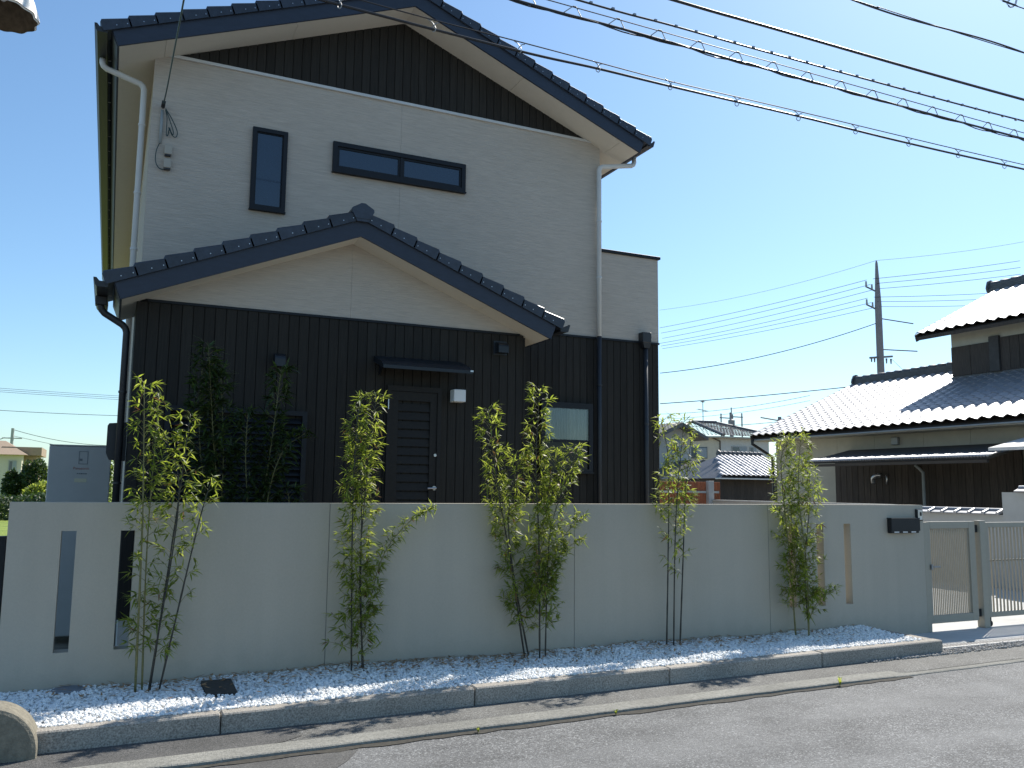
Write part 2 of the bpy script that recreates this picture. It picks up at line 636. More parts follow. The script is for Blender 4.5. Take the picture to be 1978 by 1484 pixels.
# ------------------------------------------------------------------ the ground, road, kerb
SL = 0.03                     # the road runs at a slight angle to the wall
def ry(y, x):
    return y + SL * x


def strip(name, m, ya, yb, x0, x1, z, nx=1, struct=True, jag=0.0, seed=1):
    b = MB()
    r = random.Random(seed)
    xs = [x0 + (x1 - x0) * i / nx for i in range(nx + 1)]
    vs = []
    for x in xs:
        vs.append((x, ry(ya, x) + (r.uniform(-jag, jag) if jag else 0), z))
        vs.append((x, ry(yb, x), z))
    F = [(2 * i, 2 * i + 2, 2 * i + 3, 2 * i + 1) for i in range(nx)]
    b.add(vs, F)
    return b.build(name, m, None, struct=struct)


g = MB()
g.add([(-1500, -1500, -0.20), (1500, -1500, -0.20), (1500, 1500, -0.20), (-1500, 1500, -0.20)], [(0, 1, 2, 3)])
g.build('ground', 'ground_soil', struct=True)
g = MB()
g.add([(-300, 24, -0.15), (-0.5, 24, -0.15), (1.5, 30, -0.15), (14.0, 56, -0.15), (60, 400, -0.15), (-300, 400, -0.15)], [(0, 1, 2, 3, 4, 5)])
g.build('field', 'field_grass', struct=True)
strip('road', 'road_asphalt', -9.0, 5.52, -80, 120, -0.142)
strip('gutter_soil', 'crack_soil', 5.45, 5.62, -30, 6.6, -0.137, 260, jag=0.022, seed=4)
strip('roadside_pavement', 'pavement_asphalt', 5.60, 7.2, -60, 80, -0.128)
def patch(name, m, pts, z):
    b = MB()
    b.add([(x, ry(y, x), z) for x, y in pts], [tuple(range(len(pts)))])
    return b.build(name, m, None, struct=True)


asphalt('patch_asphalt', (0.090, 0.088, 0.084), (0.14, 0.135, 0.125), stone=(0.17, 0.16, 0.15), patch=0.5, sc=170)
patch('pavement_patch', 'patch_asphalt', [(-6, 5.712), (0.95, 5.712), (1.12, 5.75), (1.25, 5.84), (1.18, 5.93), (1.42, 6.02), (1.36, 6.09), (-6, 6.09)], -0.1245)
patch('road_patch', 'patch_asphalt', [(-6, 4.2), (1.05, 4.2), (1.30, 4.75), (1.22, 5.05), (1.40, 5.25), (1.52, 5.445), (-6, 5.445)], -0.1385)
# concrete edging with a small worn step down to the road
b = MB()
r = random.Random(3)
N = 420
xs = [-30 + 70 * i / N for i in range(N + 1)]
for i, x in enumerate(xs):
    j = r.uniform(-0.007, 0.007)
    zt = -0.117 - (0.0 if x < 5.8 else min(0.014, (x - 5.8) * 0.014))
    b.v += [(x, ry(5.515 + j, x), -0.16), (x, ry(5.52 + j, x), zt - 0.006), (x, ry(5.53 + j, x), zt), (x, ry(5.705, x), zt)]
for i in range(N):
    for k in range(3):
        b.f.append((i * 4 + k, (i + 1) * 4 + k, (i + 1) * 4 + k + 1, i * 4 + k + 1))
        b.m.append(0)
b.build('road_edging', 'edge_concrete', struct=True)

kerb = structure('kerb', (0, 6.1, -0.12))
KX = [-2.85, -1.03, 0.765, 2.59, 4.385, 6.14, 7.82]
KW = 0.125
for i in range(len(KX) - 1):
    xa, xb = KX[i] + 0.004, KX[i + 1] - 0.004
    b = MB()
    b.cbox(xa, xb, 0, KW, -0.16, 0.0, b=0.010)
    b.v = [(x, ry(6.095 + y, x), z + (0.0015 if i % 2 else 0)) for x, y, z in b.v]
    b.build('kerb_stone', 'kerb_granite', kerb)
b = MB()
b.cbox(7.82 - KW, 7.818, 6.462, 7.228, -0.16, -0.002, b=0.010)
b.build('kerb_stone', 'kerb_granite', kerb)

# bed of white crushed marble between kerb and wall
def bed_h(x, y):
    yk = ry(6.22, x)
    t = max(0.0, min(1.0, (y - yk) / (7.23 - yk)))
    return -0.022 + 0.030 * t + 0.010 * sin(x * 2.3 + y * 3.1) + 0.006 * sin(x * 6.7 - y * 5.0)


b = MB()
nx, ny = 90, 8
for i in range(nx + 1):
    x = -2.8 + (7.70 + 2.8) * i / nx
    for j in range(ny + 1):
        y0_ = ry(6.21, x)
        y = y0_ + (7.228 - y0_) * j / ny
        b.v.append((x, y, bed_h(x, y) - 0.012))
for i in range(nx):
    for j in range(ny):
        a = i * (ny + 1) + j
        b.f.append((a, a + ny + 1, a + ny + 2, a + 1))
        b.m.append(0)
b.build('gravel_bed', 'white_marble', struct=True)

t_ = (1 + sqrt(5)) / 2
ICO_V = [Vector(p).normalized() for p in [(-1, t_, 0), (1, t_, 0), (-1, -t_, 0), (1, -t_, 0), (0, -1, t_), (0, 1, t_), (0, -1, -t_), (0, 1, -t_), (t_, 0, -1), (t_, 0, 1), (-t_, 0, -1), (-t_, 0, 1)]]
ICO_F = [(0, 11, 5), (0, 5, 1), (0, 1, 7), (0, 7, 10), (0, 10, 11), (1, 5, 9), (5, 11, 4), (11, 10, 2), (10, 7, 6), (7, 1, 8), (3, 9, 4), (3, 4, 2), (3, 2, 6), (3, 6, 8), (3, 8, 9), (4, 9, 5), (2, 4, 11), (6, 2, 10), (8, 6, 7), (9, 8, 1)]


def stones(name, m, spots, rmin, rmax, seed):
    r = random.Random(seed)
    shapes = []
    for k in range(14):
        sx, sy, sz = r.uniform(0.8, 1.35), r.uniform(0.75, 1.15), r.uniform(0.55, 0.95)
        shapes.append([Vector((p.x * sx, p.y * sy, p.z * sz)) * r.uniform(0.78, 1.15) for p in ICO_V])
    b = MB()
    for (x, y, z) in spots:
        s = r.uniform(rmin, rmax)
        M = Matrix.Rotation(r.uniform(0, 2 * pi), 3, 'Z') @ Matrix.Rotation(r.uniform(-0.6, 0.6), 3, 'X')
        P = Vector((x, y, z))
        b.add([(M @ p) * s + P for p in r.choice(shapes)], ICO_F)
    return b.build(name, m, None, stuff=True)


r = random.Random(11)
spots = []
for i in range(24000):
    x = r.uniform(-1.7, 7.69)
    y = r.uniform(ry(6.225, x), 7.225)
    if 0.722 < x < 0.938 and 6.735 < y < 7.04:
        continue
    if (x + 0.17) ** 2 + (y - 7.12) ** 2 < 0.085 ** 2:
        continue
    spots.append((x, y, bed_h(x, y) + r.uniform(-0.006, 0.012)))
for i in range(420):          # strays on the kerb top
    x = r.uniform(-1.2, 7.6)
    spots.append((x, ry(6.19 + 0.03 * r.random(), x), 0.006))
st = stones('white_gravel', 'white_marble', spots, 0.0085, 0.0165, 5)
tag(st, 'bright white crushed stone spread between the kerb and the boundary wall', 'gravel')
r = random.Random(12)
spots = []
for i in range(3800):         # grey gravel beside the drive
    x = r.uniform(6.6, 13.5)
    u = r.random() ** 1.2
    ya = ry(6.02 if x > 7.82 else 6.03, x)
    yb = ry(6.22, x) if x > 7.82 else ry(6.09, x)
    if x < 7.82 and r.random() > (x - 6.6) / 1.3:
        continue
    spots.append((x, ya + (yb - ya) * r.random(), -0.122 + r.uniform(-0.004, 0.006)))
st = stones('grey_gravel', 'grey_stone', spots, 0.006, 0.016, 6)
tag(st, 'loose grey gravel along the road edge in front of the gates', 'gravel')

# concrete apron and drive
b = MB()
b.box(7.83, 40.0, 6.66, 7.5, -0.20, -0.112)
b.build('apron', 'drive_concrete', struct=True)
b = MB()
b.box(7.0, 13.93, 7.504, 21.0, -0.20, -0.114)
b.build('driveway', 'drive_concrete', struct=True)
b = MB()
b.box(7.83, 40.0, 6.475, 6.512, -0.2, -0.112)
b.build('drain_edge', 'drive_concrete', struct=True)
gr = thing('drain_grating', 'narrow grey steel drain grating in the concrete before the gates', 'grating', (7.84, 6.586, -0.14))
b = MB()
b.box(7.84, 14.0, 6.516, 6.53, -0.15, -0.118)
b.box(7.84, 14.0, 6.642, 6.656, -0.15, -0.118)
b.build('side_rail', 'steel_grate', gr)
bar = MB().box(-0.008, 0.008, 6.531, 6.641, -0.15, -0.120).mesh('bar', 'steel_grate')
copies('bar', bar, gr, [Matrix.Translation((7.86 + 0.052 * i, 0, 0)) for i in range(110)])

# fallen bamboo leaves on the gravel
b = MB()
r = random.Random(21)
for i in range(1300):
    cx = r.choice([0.4, 1.95, 1.2, 3.5, 3.0, 4.4, 5.05, 5.7, 6.7, 2.6]) + r.gauss(0, 0.45)
    if not -1.0 < cx < 7.6:
        continue
    y = 7.2 - abs(r.gauss(0, 0.22))
    if y < ry(6.3, cx):
        continue
    a = r.uniform(0, 2 * pi)
    l, w = r.uniform(0.04, 0.09), r.uniform(0.006, 0.011)
    z = bed_h(cx, y) + r.uniform(0.026, 0.038)
    d = Vector((cos(a), sin(a), r.uniform(-0.15, 0.2)))
    n = Vector((-sin(a), cos(a), r.uniform(-0.3, 0.3)))
    p = Vector((cx, y, z))
    b.add([p - d * l / 2, p + n * w - d * l * 0.1, p + d * l / 2 + Vector((0, 0, 0.006)), p - n * w - d * l * 0.1], [(0, 1, 2, 3)])
lf = b.build('fallen_leaves', 'litter_brown', stuff=True)
tag(lf, 'dry brown bamboo leaves scattered on the white gravel', 'leaves')

# lids set in the gravel
o = MB()
o.hexa([(0.722, 6.69, -0.02), (0.945, 6.68, -0.02), (0.945, 7.05, -0.01), (0.716, 7.05, -0.01), (0.728, 6.69, 0.010), (0.938, 6.68, 0.010), (0.938, 7.045, 0.030), (0.722, 7.045, 0.030)])
o = o.build('inspection_cover', 'black_lid')
tag(o, 'dark rectangular inspection cover sunk in the white gravel near the left bamboo', 'cover')
o = MB().lathe([(0.11, -0.03), (0.11, 0.018), (0.104, 0.024), (0.0, 0.024)], (-0.17, 7.12, 0.008), 28).build('round_cover', 'grey_lid')
tag(o, 'round grey plastic cover in the gravel at the foot of the wall', 'cover')

# round-topped concrete block at the end of the kerb
b = MB()
cx, cz, R = -0.555, -0.085, 0.27
prof = []
for k in range(0, 25):
    a = pi * k / 24
    prof.append((cx + R * cos(a), cz + R * sin(a)))
n = len(prof)
for (ins, y) in ((0.025, 5.975), (0.006, 5.985), (0.0, 6.005), (0.0, 6.20), (0.02, 6.215)):
    for (x, z) in prof:
        s = (R - ins) / R
        b.v.append((cx + (x - cx) * s, y, cz + (z - cz) * s))
    b.v.append((cx - R + ins, y, -0.16))
    b.v.append((cx + R - ins, y, -0.16))
m_ = n + 2
for i in range(4):
    for k in range(m_):
        b.f.append((i * m_ + k, i * m_ + (k + 1) % m_, (i + 1) * m_ + (k + 1) % m_, (i + 1) * m_ + k))
        b.m.append(0)
b.f.append(tuple(range(m_ - 1, -1, -1)))
b.m.append(0)
b.f.append(tuple(4 * m_ + k for k in range(m_)))
b.m.append(0)
o = b.build('concrete_block', 'concrete_block')
tag(o, 'weathered round-topped concrete block at the left end of the kerb', 'block')

# small weeds in the edging crack
def weed(x, y, h, label, seed):
    r = random.Random(seed)
    b = MB()
    for i in range(16):
        a = r.uniform(0, 2 * pi)
        l = h * r.uniform(0.6, 1.2)
        d = Vector((cos(a), sin(a), 0)) * l * r.uniform(0.3, 0.9)
        w = Vector((-sin(a), cos(a), 0)) * 0.004
        p = Vector((x, y, -0.135))
        b.add([p - w, p + w, p + d * 0.5 + Vector((0, 0, l * 0.8)) + w * 0.8, p + d * 0.5 + Vector((0, 0, l * 0.8)) - w * 0.8, p + d + Vector((0, 0, l * 0.9))], [(0, 1, 2, 3), (3, 2, 4)])
    o = b.build('weed', 'leaf_yellow')
    tag(o, label, 'weed', 'weeds in the road edge')


weed(5.72, ry(5.49, 5.72), 0.07, 'small grass tuft at the right end of the dark road crack', 1)
weed(3.45, ry(5.47, 3.45), 0.035, 'low dry grass tuft in the crack in front of the middle bamboo', 2)
weed(2.35, ry(5.47, 2.35), 0.03, 'tiny grass tuft in the crack left of the low dry tuft', 3)

# ------------------------------------------------------------------ boundary wall
YW = 7.232
wall = thing('boundary_wall', 'long pale grey rendered garden wall with tall narrow slits', 'wall', (4.0, YW, -0.16))
JX = [-0.636, 1.694, 4.025, 6.368, 8.694]
SLITS = [(-0.29, -0.19), (0.11, 0.21), (6.64, 6.74), (7.04, 7.14), (7.44, 7.54)]
WT = 0.15
for i in range(4):
    xa, xb = JX[i] + (0.0 if i == 0 else 0.003), JX[i + 1] - (0.0 if i == 3 else 0.003)
    sl = [s for s in SLITS if xa < s[0] < xb]
    xs = [xa] + [q for s in sl for q in s] + [xb]
    zs = [-0.30, 0.265, 1.14, 1.35]
    y0, y1 = YW, YW + WT

    def solid(a, c):
        return 0 <= a < len(xs) - 1 and 0 <= c < 3 and not (c == 1 and a % 2 == 1)
    b = MB()
    for a in range(len(xs) - 1):
        for c in range(3):
            if not solid(a, c):
                continue
            X0, X1, Z0, Z1 = xs[a], xs[a + 1], zs[c], zs[c + 1]
            b.add([(X0, y0, Z0), (X1, y0, Z0), (X1, y0, Z1), (X0, y0, Z1)], [(0, 1, 2, 3)])
            b.add([(X0, y1, Z0), (X1, y1, Z0), (X1, y1, Z1), (X0, y1, Z1)], [(3, 2, 1, 0)])
            if not solid(a - 1, c):
                b.add([(X0, y0, Z0), (X0, y1, Z0), (X0, y1, Z1), (X0, y0, Z1)], [(3, 2, 1, 0)])
            if not solid(a + 1, c):
                b.add([(X1, y0, Z0), (X1, y1, Z0), (X1, y1, Z1), (X1, y0, Z1)], [(0, 1, 2, 3)])
            if not solid(a, c + 1):
                b.add([(X0, y0, Z1), (X1, y0, Z1), (X1, y1, Z1), (X0, y1, Z1)], [(0, 1, 2, 3)])
            if not solid(a, c - 1):
                b.add([(X0, y0, Z0), (X1, y0, Z0), (X1, y1, Z0), (X0, y1, Z0)], [(3, 2, 1, 0)])
    b.build('wall_panel', 'render_wall', wall)
for x in JX[1:4]:
    box('joint_seal', 'sealant', wall, x - 0.0028, x + 0.0028, YW + 0.004, YW + WT - 0.004, -0.30, 1.346)

# letter box and intercom on the wall
mb = thing('letter_box', 'flat black wall-mounted letter box at the right end of the wall', 'letter box', (8.33, YW, 1.02))
box('body', 'black_metal', mb, 8.105, 8.55, YW - 0.062, YW - 0.002, 1.03, 1.19, c=0.006)
box('flap', 'black_metal', mb, 8.098, 8.557, YW - 0.073, YW - 0.0625, 1.055, 1.203, c=0.003)
box('lid', 'black_metal', mb, 8.10, 8.555, YW - 0.062, YW - 0.002, 1.192, 1.203, c=0.003)
for k in range(3):
    xx = 8.15 + 0.135 * k
    box('name_strip', 'white_print', mb, xx, xx + 0.075, YW - 0.0636, YW - 0.0622, 1.036, 1.05)
ic = thing('intercom', 'small black intercom with silver face beside the letter box', 'intercom', (8.61, YW, 1.17))
box('case', 'black_metal', ic, 8.562, 8.662, YW - 0.028, YW - 0.002, 1.168, 1.302, c=0.005)
box('face', 'silver', ic, 8.578, 8.650, YW - 0.033, YW - 0.0285, 1.178, 1.292, c=0.002)
o = MB()
o.cbox(8.606, 8.634, YW - 0.037, YW - 0.0335, 1.225, 1.268, b=0.002)
o.build('camera_window', 'black_metal', ic)
box('call_button', 'white_print', ic, 8.598, 8.622, YW - 0.037, YW - 0.0335, 1.188, 1.206)

# gates
GY = YW + 0.035
gt = thing('swing_gate', 'narrow grey aluminium swing gate with close vertical slats', 'gate', (9.2, GY, -0.11))
box('post', 'gate_aluminium', gt, 8.700, 8.775, GY - 0.03, GY + 0.04, -0.11, 1.150, c=0.003)
for x in (8.782, 9.490):
    box('stile', 'gate_aluminium', gt, x, x + (0.035 if x < 9 else 0.105), GY - 0.02, GY + 0.03, -0.02, 1.155, c=0.003)
box('top_rail', 'gate_aluminium', gt, 8.818, 9.489, GY - 0.02, GY + 0.03, 1.072, 1.155, c=0.003)
box('bottom_rail', 'gate_aluminium', gt, 8.818, 9.489, GY - 0.02, GY + 0.03, -0.02, 0.072, c=0.003)
sl_me = MB().cbox(-0.0055, 0.0055, GY - 0.004, GY + 0.012, 0.0725, 1.0715, b=0.002).mesh('slat', 'gate_aluminium')
copies('slat', sl_me, gt, [Matrix.Translation((8.834 + 0.0306 * i, 0, 0)) for i in range(22)])
b = MB()
b.cbox(8.79, 8.815, GY - 0.05, GY - 0.0205, 0.60, 0.66, b=0.004)
b.cbox(8.816, 8.93, GY - 0.058, GY - 0.044, 0.622, 0.642, b=0.003)
b.build('latch_handle', 'steel_grate', gt)
box('post', 'gate_aluminium', gt, 9.648, 9.748, GY - 0.05, GY + 0.05, -0.11, 1.165, c=0.004)
for z in (0.02, 1.02):
    box('hinge', 'black_metal', gt, 9.598, 9.645, GY - 0.015, GY + 0.02, z, z + 0.09, c=0.003)
g2 = thing('sliding_gate', 'wide grey aluminium sliding gate with open vertical bars and a middle rail', 'gate', (11.6, GY, -0.11))
G0, G1 = 9.805, 13.55
for x in (G0, G1 - 0.05):
    box('stile', 'gate_aluminium', g2, x, x + 0.05, GY - 0.005, GY + 0.045, 0.0, 1.14, c=0.003)
box('top_rail', 'gate_aluminium', g2, G0 + 0.051, G1 - 0.051, GY - 0.005, GY + 0.045, 1.078, 1.14, c=0.003)
box('bottom_rail', 'gate_aluminium', g2, G0 + 0.051, G1 - 0.051, GY - 0.005, GY + 0.045, 0.0, 0.062, c=0.003)
box('middle_rail', 'gate_aluminium', g2, G0 + 0.051, G1 - 0.051, GY + 0.024, GY + 0.038, 0.66, 0.685, c=0.002)
sl_me = MB().cbox(-0.0055, 0.0055, GY + 0.002, GY + 0.0235, 0.063, 1.077, b=0.002).mesh('bar', 'gate_aluminium')
copies('bar', sl_me, g2, [Matrix.Translation((G0 + 0.10 + 0.064 * i, 0, 0)) for i in range(56)])
for x in (9.83, 11.6, 13.4):
    b = MB()
    b.tube([(x, GY + 0.005, -0.075), (x, GY + 0.035, -0.075)], 0.034, 14)
    b.box(x - 0.012, x + 0.012, GY + 0.006, GY + 0.034, -0.05, -0.001)
    b.build('caster', 'black_metal', g2)

# ------------------------------------------------------------------ the house
YM, YB = 10.142, 9.232
house = thing('house', 'two-storey house with cream siding, dark board cladding and navy tiled gables', 'house', (3.1, YM, -0.1))
XL, XR, XB = 0.19, 6.037, 7.007           # left and right corners, balcony end
CXM, ZAM, KM = 3.113, 7.447, 0.396        # main gable: soffit apex and pitch
CXB, ZAB, KB = 2.312, 4.172, 0.402        # porch gable
ZG, ZD = 6.346, 3.576                     # foot of the dark gable, top of the dark cladding


def zsM(x):
    return ZAM - KM * abs(x - CXM)


def zsB(x):
    return ZAB - KB * abs(x - CXB)


# bodies behind the cladding
b = MB()
e_ = 0.03
b.prism_y([(XL + e_, 0.2), (XR - e_, 0.2), (XR - e_, zsM(XR) - 0.02), (CXM, ZAM - 0.02), (XL + e_, zsM(XL) - 0.02)], YM + 0.014, 22.2)
b.box(XR - e_ + 0.001, XB - e_, YM + 0.014, 14.2, 0.2, 4.72)
b.prism_y([(0.15 + e_, 0.2), (4.437 - e_, 0.2), (4.437 - e_, zsB(4.4) - 0.02), (CXB, ZAB - 0.02), (0.15 + e_, zsB(0.2) - 0.02)], YB + 0.014, YM + 0.013)
b.build('wall_core', 'dark_backing', house)
b = MB()
b.box(XL + 0.02, XB - 0.04, YM + 0.03, 22.1, -0.2, 0.199)
b.box(0.17, 4.41, YB + 0.03, YM + 0.029, -0.2, 0.199)
b.build('foundation', 'drive_concrete', house)

# cream siding panels of the front
for (pa, pb) in ((XL, CXM - 0.001), (CXM + 0.001, XR)):
    if pa < 2:
        poly = [(pa, ZD), (pb, ZD), (pb, ZG), (CXM - (ZAM - ZG) / KM, ZG), (pa, zsM(pa))]
    else:
        poly = [(pa, ZD), (pb, ZD), (pb, zsM(pb)), (CXM + (ZAM - ZG) / KM, ZG), (pa, ZG)]
    MB().prism_y(poly, YM - 0.004, YM + 0.012).build('siding_panel', 'cream_siding', house)
MB().box(XR + 0.002, XB, YM - 0.004, YM + 0.012, ZD, 4.79).build('siding_panel', 'cream_siding', house)
# sides
MB().prism_x([(YM + 0.0125, 0.2), (22.2, 0.2), (22.2, zsM(XL)), (YM + 0.0125, zsM(XL))], XL, XL + 0.02).build('siding_panel', 'cream_siding', house)
MB().prism_x([(YM + 0.0125, 4.79), (22.2, 4.79), (22.2, zsM(XR)), (YM + 0.0125, zsM(XR))], XR - 0.02, XR).build('siding_panel', 'cream_siding', house)
MB().prism_x([(YM + 0.0125, ZD), (14.2, ZD), (14.2, 4.79), (YM + 0.0125, 4.79)], XB - 0.02, XB).build('siding_panel', 'cream_siding', house)
MB().prism_x([(YM + 0.0125, 0.2), (14.2, 0.2), (14.2, ZD - 0.002), (YM + 0.0125, ZD - 0.002)], XB - 0.02, XB).build('siding_panel', 'dark_siding', house)
MB().prism_x([(YB + 0.0125, 0.2), (YM, 0.2), (YM, zsB(0.15)), (YB + 0.0125, zsB(0.15))], 0.15, 0.17).build('siding_panel', 'dark_siding', house)
MB().prism_x([(YB + 0.0125, 0.2), (YM, 0.2), (YM, zsB(4.437)), (YB + 0.0125, zsB(4.437))], 4.417, 4.437).build('siding_panel', 'dark_siding', house)
# porch gable in cream
ZP = 3.336
for sgn in (-1, 1):
    xe = CXB + sgn * (ZAB - ZP) / KB
    xm = CXB + sgn * 0.001
    poly = [(xe, ZP), (xm, ZP), (xm, ZAB)]
    MB().prism_y(poly if sgn < 0 else poly[::-1], YB - 0.004, YB + 0.012).build('siding_panel', 'cream_siding', house)


def boards(xa, xb, zlo, ztop, yf, pitch, gap=0.006, t=0.012):
    """vertical cladding boards, one object each"""
    n = max(1, round((xb - xa) / pitch))
    w = (xb - xa) / n
    for i in range(n):
        x0, x1 = xa + i * w + gap / 2, xa + (i + 1) * w - gap / 2
        z0, z1 = ztop(x0), ztop(x1)
        c = 0.003
        if max(z0, z1) - zlo < 0.012:
            continue
        z0, z1 = max(z0, zlo + 0.006), max(z1, zlo + 0.006)
        P = []
        for (x, y) in ((x0, yf + t), (x0, yf + c), (x0 + c, yf), (x1 - c, yf), (x1, yf + c), (x1, yf + t)):
            P.append((x, y))
        vs = [(x, y, zlo) for x, y in P] + [(x, y, z0 + (z1 - z0) * (x - x0) / (x1 - x0)) for x, y in P]
        F = [(0, 5, 4, 3, 2, 1), (6, 7, 8, 9, 10, 11)] + [(k, k + 1, k + 7, k + 6) for k in range(5)]
        MB().add(vs, F).build('cladding_board', 'dark_siding', house)


tG = (ZAM - ZG) / KM
boards(CXM - tG + 0.01, CXM, ZG + 0.042, lambda x: zsM(x) - 0.001, YM - 0.004, 0.107)
boards(CXM, CXM + tG - 0.01, ZG + 0.042, lambda x: zsM(x) - 0.001, YM - 0.004, 0.107)
boards(0.15, 4.437, 0.22, lambda x: min(ZP - 0.03, zsB(x) - 0.002), YB - 0.004, 0.107)
boards(4.44, XB, 0.22, lambda x: ZD - 0.032, YM - 0.004, 0.107)
# trims
b = MB()
b.box(CXM - tG - 0.02, CXM + tG + 0.02, YM - 0.030, YM - 0.0045, ZG, ZG + 0.014)
b.box(CXM - tG + 0.02, CXM + tG - 0.02, YM - 0.016, YM - 0.0045, ZG + 0.0145, ZG + 0.040)
b.build('gable_flashing', 'pipe_white', house)
MB().box(4.44, XB + 0.006, YM - 0.022, YM - 0.0045, ZD - 0.030, ZD - 0.002).build('band_trim', 'frame_black', house)
MB().box(0.25, 4.375, YB - 0.018, YB - 0.0045, ZP - 0.028, ZP - 0.002).build('band_trim', 'frame_black', house)
MB().box(4.43, 4.448, YB - 0.014, YB + 0.004, 0.22, 3.29).build('corner_trim', 'dark_siding', house)
b = MB()
b.cbox(XR + 0.003, XB + 0.03, YM - 0.035, YM + 0.14, 4.792, 4.834, b=0.004)
b.cbox(XB - 0.11, XB + 0.03, YM + 0.141, 14.2, 4.792, 4.834, b=0.004)
b.build('parapet_cap', 'frame_black', house)


class Gable:
    def __init__(s, cx, za, k):
        s.cx, s.za, s.th = cx, za, atan(k)
        s.c, s.s, s.t = cos(s.th), sin(s.th), k

    def p(s, side, u, n):
        return (s.cx + side * (u * s.c + n * s.s), s.za - u * s.s + n * s.c)

    def slab(s, b, side, u0, u1, n0, n1, y0, y1, apex=False, mi=0):
        ua0, ua1 = (u0 - n0 * s.t, u0 - n1 * s.t) if apex else (u0, u0)
        q = [s.p(side, ua0, n0), s.p(side, u1, n0), s.p(side, u1, n1), s.p(side, ua1, n1)]
        if side < 0:
            q = q[::-1]
        return b.prism_y(q, y0, y1, mi)


def gable_roof(cx, za, k, u_f, u_t, y0, y1, ywall, xl, xr, ntile, main):
    G = Gable(cx, za, k)
    # soffit panels
    for side in (-1, 1):
        us = [0.0]
        while us[-1] < u_f - 0.02:
            us.append(min(u_f - 0.012, us[-1] + (1.52 if side < 0 else 1.62)))
        for i in range(len(us) - 1):
            b = MB()
            G.slab(b, side, us[i] + (0 if i == 0 else 0.003), us[i + 1] - 0.0005, 0.0, 0.010, y0 + 0.001, ywall + 0.02, apex=(i == 0))
            b.build('soffit_panel', 'soffit_board', house)
        uw = ((cx - xl) if side < 0 else (xr - cx)) / G.c
        yy = ywall + 0.023
        while yy < y1 - 0.1:
            ye = min(y1, yy + 1.82)
            b = MB()
            G.slab(b, side, uw - 0.03, u_f - 0.012, 0.0, 0.010, yy, ye - 0.003)
            b.build('soffit_panel', 'soffit_board', house)
            yy = ye
        # verge board and eave board
        b = MB()
        G.slab(b, side, 0.0, u_f, -0.004, 0.168, y0 - 0.024, y0, apex=True)
        b.build('bargeboard', 'navy_fascia', house)
        b = MB()
        G.slab(b, side, u_f - 0.011, u_f + 0.010, 0.0, 0.168, y0 + 0.001, y1)
        b.build('eave_board', 'navy_fascia', house)
        # roof deck
        b = MB()
        G.slab(b, side, 0.0, u_f - 0.013, 0.0105, 0.176, y0 + 0.001, y1, apex=True)
        b.build('roof_deck', 'dark_backing', house)
        # courses of flat tiles behind the verge
        b = MB()
        L_ = u_t / ntile
        for i in range(ntile):
            q = [G.p(side, i * L_ - 0.03, 0.225), G.p(side, (i + 1) * L_, 0.232), G.p(side, (i + 1) * L_, 0.265), G.p(side, i * L_ - 0.03, 0.230)]
            b.prism_y(q if side > 0 else q[::-1], y0 + 0.19, y1)
        b.build('tile_courses', 'navy_tile', house, stuff=True)
        # verge tiles, one object each
        for i in range(ntile):
            u0, u1 = i * L_ - 0.012, (i + 1) * L_ + 0.006
            top0, top1 = 0.266, 0.296
            ya, yb = y0 - 0.052, y0 + 0.188
            q = [G.p(side, u0, 0.166), G.p(side, u1, 0.164), G.p(side, u1, top1 - 0.028), G.p(side, u1 - 0.024, top1), G.p(side, u0, top0)]
            bb = MB()
            n = 5
            c = 0.014
            cent = G.p(side, (u0 + u1) / 2, 0.22)
            vs = []
            for (x, z) in q:
                vs.append((x, ya + c, z))
            ins = [G.p(side, u0, 0.166), G.p(side, u1, 0.164), G.p(side, u1 - 0.004, top1 - 0.036), G.p(side, u1 - 0.028, top1 - 0.012), G.p(side, u0, top0 - 0.012)]
            for (x, z) in ins:
                vs.append((x, ya, z))
            for (x, z) in q:
                vs.append((x, yb, z))
            F = [(5, 6, 7, 8, 9), (14, 13, 12, 11, 10)]
            for a in range(5):
                F.append((5 + a, a, (a + 1) % 5, 5 + (a + 1) % 5))
                F.append((a, 10 + a, 10 + (a + 1) % 5, (a + 1) % 5))
            bb.add(vs, F)
            tile = bb.build('verge_tile', 'navy_tile', house)
            for fr in (0.13, 0.50):
                px, pz = G.p(side, u0 + (u1 - u0) * fr, 0.203)
                sc_ = MB().tube([(px, ya - 0.004, pz), (px, ya + 0.002, pz)], 0.0058, 7)
                sc_.build('screw', 'silver', tile)
    # ridge
    rz = za + 0.20
    poly = [(cx - 0.122, rz + 0.065), (cx - 0.080, rz - 0.02), (cx + 0.080, rz - 0.02), (cx + 0.122, rz + 0.065), (cx + 0.118, rz + 0.092), (cx + 0.022, rz + 0.150), (cx - 0.022, rz + 0.150), (cx - 0.118, rz + 0.092)]
    capy = y0 - 0.075
    b = MB()
    b.prism_y(poly, capy, capy + 0.05)
    b.prism_y([(cx - 0.06, za + 0.15), (cx + 0.06, za + 0.15), (cx + 0.080, rz - 0.0205), (cx - 0.080, rz - 0.0205)], capy + 0.006, capy + 0.05)
    b.build('ridge_end_tile', 'navy_tile', house)
    y = capy + 0.052
    while y < y1 - 0.02:
        ye = min(y1, y + 0.30)
        MB().prism_y([(x, z - 0.006) for x, z in poly], y, ye - 0.004).build('ridge_tile', 'navy_tile', house)
        y = ye
    return G


GM = gable_roof(CXM, ZAM, KM, 3.550, 3.640, 9.70, 22.4, YM, XL, XR, 13, True)
GB = gable_roof(CXB, ZAB, KB, 2.490, 2.565, 8.90, YM - 0.006, YB, 0.15, 4.437, 9, False)


